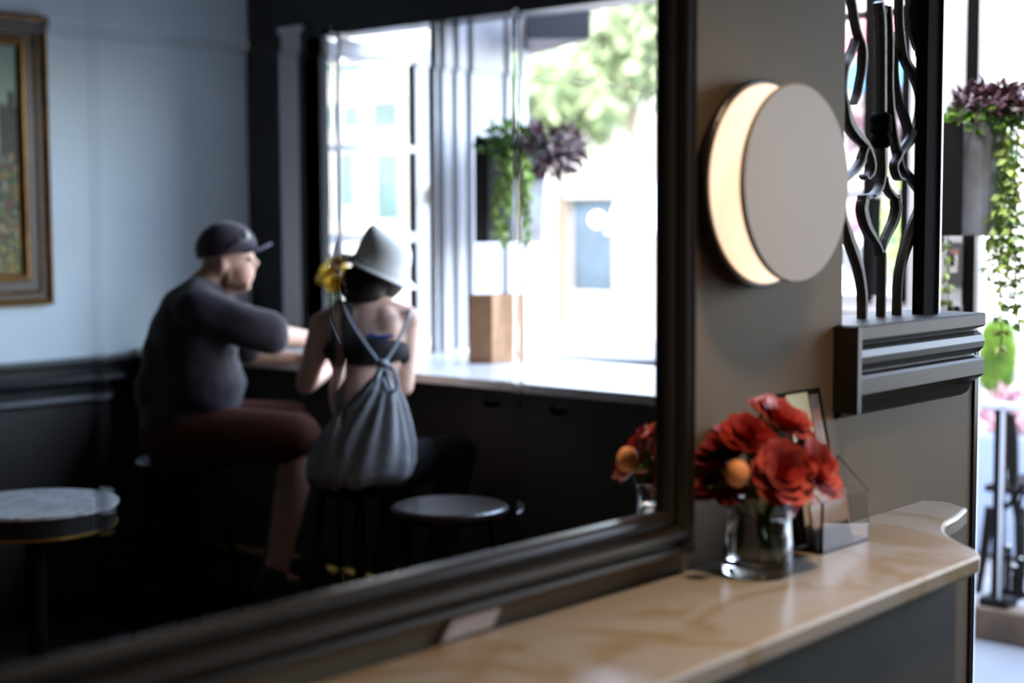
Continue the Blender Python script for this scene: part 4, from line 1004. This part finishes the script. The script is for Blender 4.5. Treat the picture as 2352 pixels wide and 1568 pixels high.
blob('trousers', tr, M['jeans'], wom, .011, 6)
for an in (waL, waR):
    b = B(); cap(b, an-UP*.015, an+V(.13, 0, -.055), .046, .037); cap(b, an-UP*.02, an+UP*.03, .042, .040); blob('shoe', b, M['shoe'], wom, .008, 4)
hr = B(); ell(hr, w_hd-UP*.01-d_*.018, (.098, .098, .095), (r_, d_, UP)); ell(hr, S(838, 668, E0-.02), (.070, .055, .048), (r_, d_, UP)); ell(hr, S(812, 655, E0+.0), (.050, .05, .062), (r_, d_, UP)); cap(hr, S(888, 655, E0+.02), S(905, 672, E0+.03), .024, .014)
blob('hair', hr, M['hair'], wom, .008, 5, label='dark hair gathered low')
stool(w_hip.xy.to_3d(), 'dark bar stool under the woman in the hat')
# hat
hcn = S(872, 622, E0+.03); ang = math.atan2(77, 165)
ha = (r_*math.cos(ang)-UP*math.sin(ang)).normalized(); hn = (r_*math.sin(ang)+UP*math.cos(ang)-d_*.07).normalized(); ha = (ha-hn*ha.dot(hn)).normalized(); hb = hn.cross(ha)
ht = thing('brimmed_hat', 'pale felt hat with a pinched crown and a tilted brim, worn by the woman', 'hat', hcn)
bm = B(); n = 48; rings = []
def br_(r, h, wv=0): return [hcn+ha*math.cos(2*PI*k/n)*r*1.0+hb*math.sin(2*PI*k/n)*r*1.06+hn*(h+wv*math.cos(4*PI*k/n)) for k in range(n)]
loft(bm, [br_(.100, 0), br_(.140, -.004, -.004), br_(.142, .001, -.004), br_(.100, .007)]); obj('brim', bm, M['hat'], ht, smooth=True)
bm = B(); rings = []
for h, a, b, sx in ((0, .100, .108, 0), (.03, .098, .104, .0), (.07, .094, .096, -.004), (.10, .088, .082, -.008), (.118, .080, .056, -.010), (.127, .070, .030, -.012)):
    rings.append([hcn+ha*(math.cos(2*PI*k/n)*a+sx)+hb*math.sin(2*PI*k/n)*b+hn*(h + (.012*(h/.142)**3)*(-math.cos(2*PI*k/n))) for k in range(n)])
loft(bm, rings); obj('crown', bm, M['hat'], ht, smooth=True)
bm = B(); rr0 = [hcn+ha*math.cos(2*PI*k/n)*.1012+hb*math.sin(2*PI*k/n)*.109+hn*.008 for k in range(n+1)]; tube(bm, rr0, .004, 6, caps=False); obj('hat_band', bm, mat('hat_ribbon', (.55, .53, .5), .7), ht)
# drawstring bag
BG = E0-.20
bgt = thing('drawstring_bag', 'pale grey drawstring bag hanging low on the woman\'s back', 'bag', S(828, 1112, BG))
kn_ = S(882, 838, E0-.14)
rg = [(882, 842, .012, .012, 0), (881, 868, .030, .022, .10), (876, 895, .055, .035, .12), (866, 930, .088, .055, .10), (852, 970, .125, .075, .07), (838, 1015, .160, .09, .05), (828, 1060, .178, .10, .03), (824, 1090, .172, .098, .02), (824, 1108, .14, .085, .01), (824, 1118, .07, .05, 0)]
bm = B(); n = 96; rings = []
for j, (px, py, a, b, pl0) in enumerate(rg):
    c = S(px, py, BG+.02+(.05 if py < 900 else 0)*(1-(py-842)/60 if py < 900 else 0)); rings.append([c+r_*math.cos(2*PI*k/n)*a*(1+pl0*math.sin(13*2*PI*k/n+.3*j)+pl0*.5*math.sin(7*2*PI*k/n+1))+d_*math.sin(2*PI*k/n)*b*(1+pl0*math.sin(13*2*PI*k/n+.3*j))+UP*(.008*math.sin(5*2*PI*k/n)) for k in range(n)])
RR = []
for j in range(len(rings)-1):
    for k in range(3): RR.append([rings[j][i].lerp(rings[j+1][i], k/3) for i in range(n)])
RR.append(rings[-1]); loft(bm, RR); obj('sack', bm, M['canvas'], bgt, smooth=True)
def cordt(pts, r=.0065): bm = B(); tube(bm, catmull(pts, 6), r, 8); return bm
obj('shoulder_cord', cordt([S(778, 690, E0+.06), S(785, 700, E0-.085), S(822, 765, E0-.125), S(870, 832, E0-.15)]), M['cord'], bgt, smooth=True)
obj('shoulder_cord', cordt([S(945, 712, E0+.06), S(943, 722, E0-.07), S(918, 780, E0-.12), S(886, 832, E0-.15)]), M['cord'], bgt, smooth=True)
obj('knot', (lambda b: (ell(b, kn_-d_*.02, (.022, .018, .02), (r_, d_, UP), 14, 10), b)[1])(B()), M['cord'], bgt, smooth=True)
obj('loose_cord', cordt([kn_-d_*.02, S(868, 870, BG-.04), S(856, 905, BG-.06)]), M['cord'], bgt, smooth=True)
obj('loose_cord', cordt([kn_-d_*.02, S(905, 850, BG-.04), S(915, 885, BG-.06), S(895, 905, BG-.06), S(880, 870, BG-.04)]), M['cord'], bgt, smooth=True)

# ------------------------------------------------------------------ the street as the mirror shows it
b2 = building('cream_building', 'cream building with teal windows, seen through the opened window leaf', FX, 20.6, 36, 8.5, M['stucco'],
    [W(788, 245, 838, 300), W(858, 235, 925, 298), W(784, 350, 826, 480), W(866, 352, 930, 510), W(760, 150, 840, 170)])
b3 = building('storefront', 'pale storefront with a dark display window across the sunny street', FX, 10, 20.4, 8.5, M['stucco2'],
    [W(1316, 455, 1416, 672)], wmat=M['shopglass'])
a = W(1255, 400, 1312, 685); obj('pilaster', bx(FX-.25, FX, a[0], a[1], 0, a[3]), M['trim'], b3)
a = W(1280, 408, 1505, 448); obj('beam', bx(FX-.3, FX, a[0], a[1], a[2], a[3]), M['trim'], b3)
a = W(1340, 358, 1418, 402); obj('transom_pane', bx(FX-.05, FX, a[0], a[1], a[2], a[3]), mat('transom_glass', (.26, .22, .15), .3), b3)
a = W(1224, 540, 1252, 685); obj('poster', bx(FX-.04, FX, a[0], a[1], a[2], a[3]), M['red'], b3, label='red poster')
q = at(1372, 503, 0, FX-.4); t = thing('shop_lamp', 'small round glowing lamp in the dark storefront window', 'lamp', q)
bm = B(); ell(bm, q, (.12, .12, .12)); obj('globe', bm, M['bulb'], t, smooth=True)
obj('arm', bx(q.x, FX, q.y-.02, q.y+.02, q.z-.02, q.z+.02), M['iron_dark'], t)
# half closed umbrella
uq = at(1478, 325, 0, 15.0); ub = at(1478, 532, 0, 15.0)
t = thing('market_umbrella', 'white market umbrella standing on the sunny pavement before the storefront', 'umbrella', (uq.x, uq.y, 0))
bm = B(); lathe(bm, [(.02, uq.z-ub.z), (.42, .12), (.46, 0), (.44, .0), (.40, .11), (0, uq.z-ub.z-.03)], (uq.x, uq.y, ub.z), 8); obj('canopy', bm, M['umbrella'], t)
bm = B(); tube(bm, [(uq.x, uq.y, 0), (uq.x, uq.y, uq.z+.05)], .03, 10); obj('pole', bm, M['wood'], t)
bm = B(); lathe(bm, [(0, -.06), (.3, -.06), (.3, .04), (.05, .08), (0, .08)], (uq.x, uq.y, 0), 24); obj('base', bm, M['iron_dark'], t)
# street trees
def tree(c, r, n, label, L=.30, trunk_r=.12):
    c = Vector(c); t = thing('street_tree', label, 'tree', (c.x, c.y, -.06)); bm = B()
    for _ in range(n):
        v = rnd(); v = v.normalized()*random.uniform(.35, 1); b = noise.noise(v*2.2+c)
        p = c+V(v.x*r[0], v.y*r[1], v.z*r[2])*(1+.35*b)
        leaf(bm, p, rnd(), rnd(), L*random.uniform(.6, 1.3), L*.55)
    obj('crown', bm, M['tree_leaf'], t)
    bm = B(); tube(bm, catmull([(c.x, c.y, -.06), (c.x+.05, c.y+.04, c.z*.5), (c.x, c.y, c.z-.1)], 5), [trunk_r]*6+[trunk_r*.6]*5, 12)
    for k in range(6): v = rnd(); tube(bm, [c-V(0, 0, r[2]*.6), c+V(v.x*r[0], v.y*r[1], abs(v.z)*r[2])*.7], [trunk_r*.4, .02], 6)
    obj('trunk', bm, M['bark'], t)
tq = at(1285, 235, 0, 18.0); tree((18, tq.y, tq.z), (1.3, 1.15, .75), 1100, 'leafy street tree over the pale storefront, its crown behind the planter')
tq = at(1452, 120, 0, 14.2); tree((14.2, tq.y, tq.z), (.8, .8, .7), 800, 'thinner street tree standing nearer the umbrella', L=.22, trunk_r=.07)
tq = at(1500, 60, 0, 8.0); tree((8, tq.y-.15, tq.z), (.45, .30, .45), 420, 'small green tree close outside, cut by the mirror frame', L=.12, trunk_r=.03)
MIR = False
# unseen ceiling fittings for the added fill lamps
for x, y, z, e in FILL_LAMPS:
    t = thing('fill_lamp', 'small round added fill lamp near the %s of the room' % ('back' if x < 0 else 'mirror'), 'lamp', (x, y, z+.01))
    bm = B(); lathe(bm, [(.125, .0), (.15, 0), (.15, .09), (0, .09), (0, .08), (.125, .08)], (x, y, z+.01), 32); obj('housing', bm, M['lamp_white'], t)
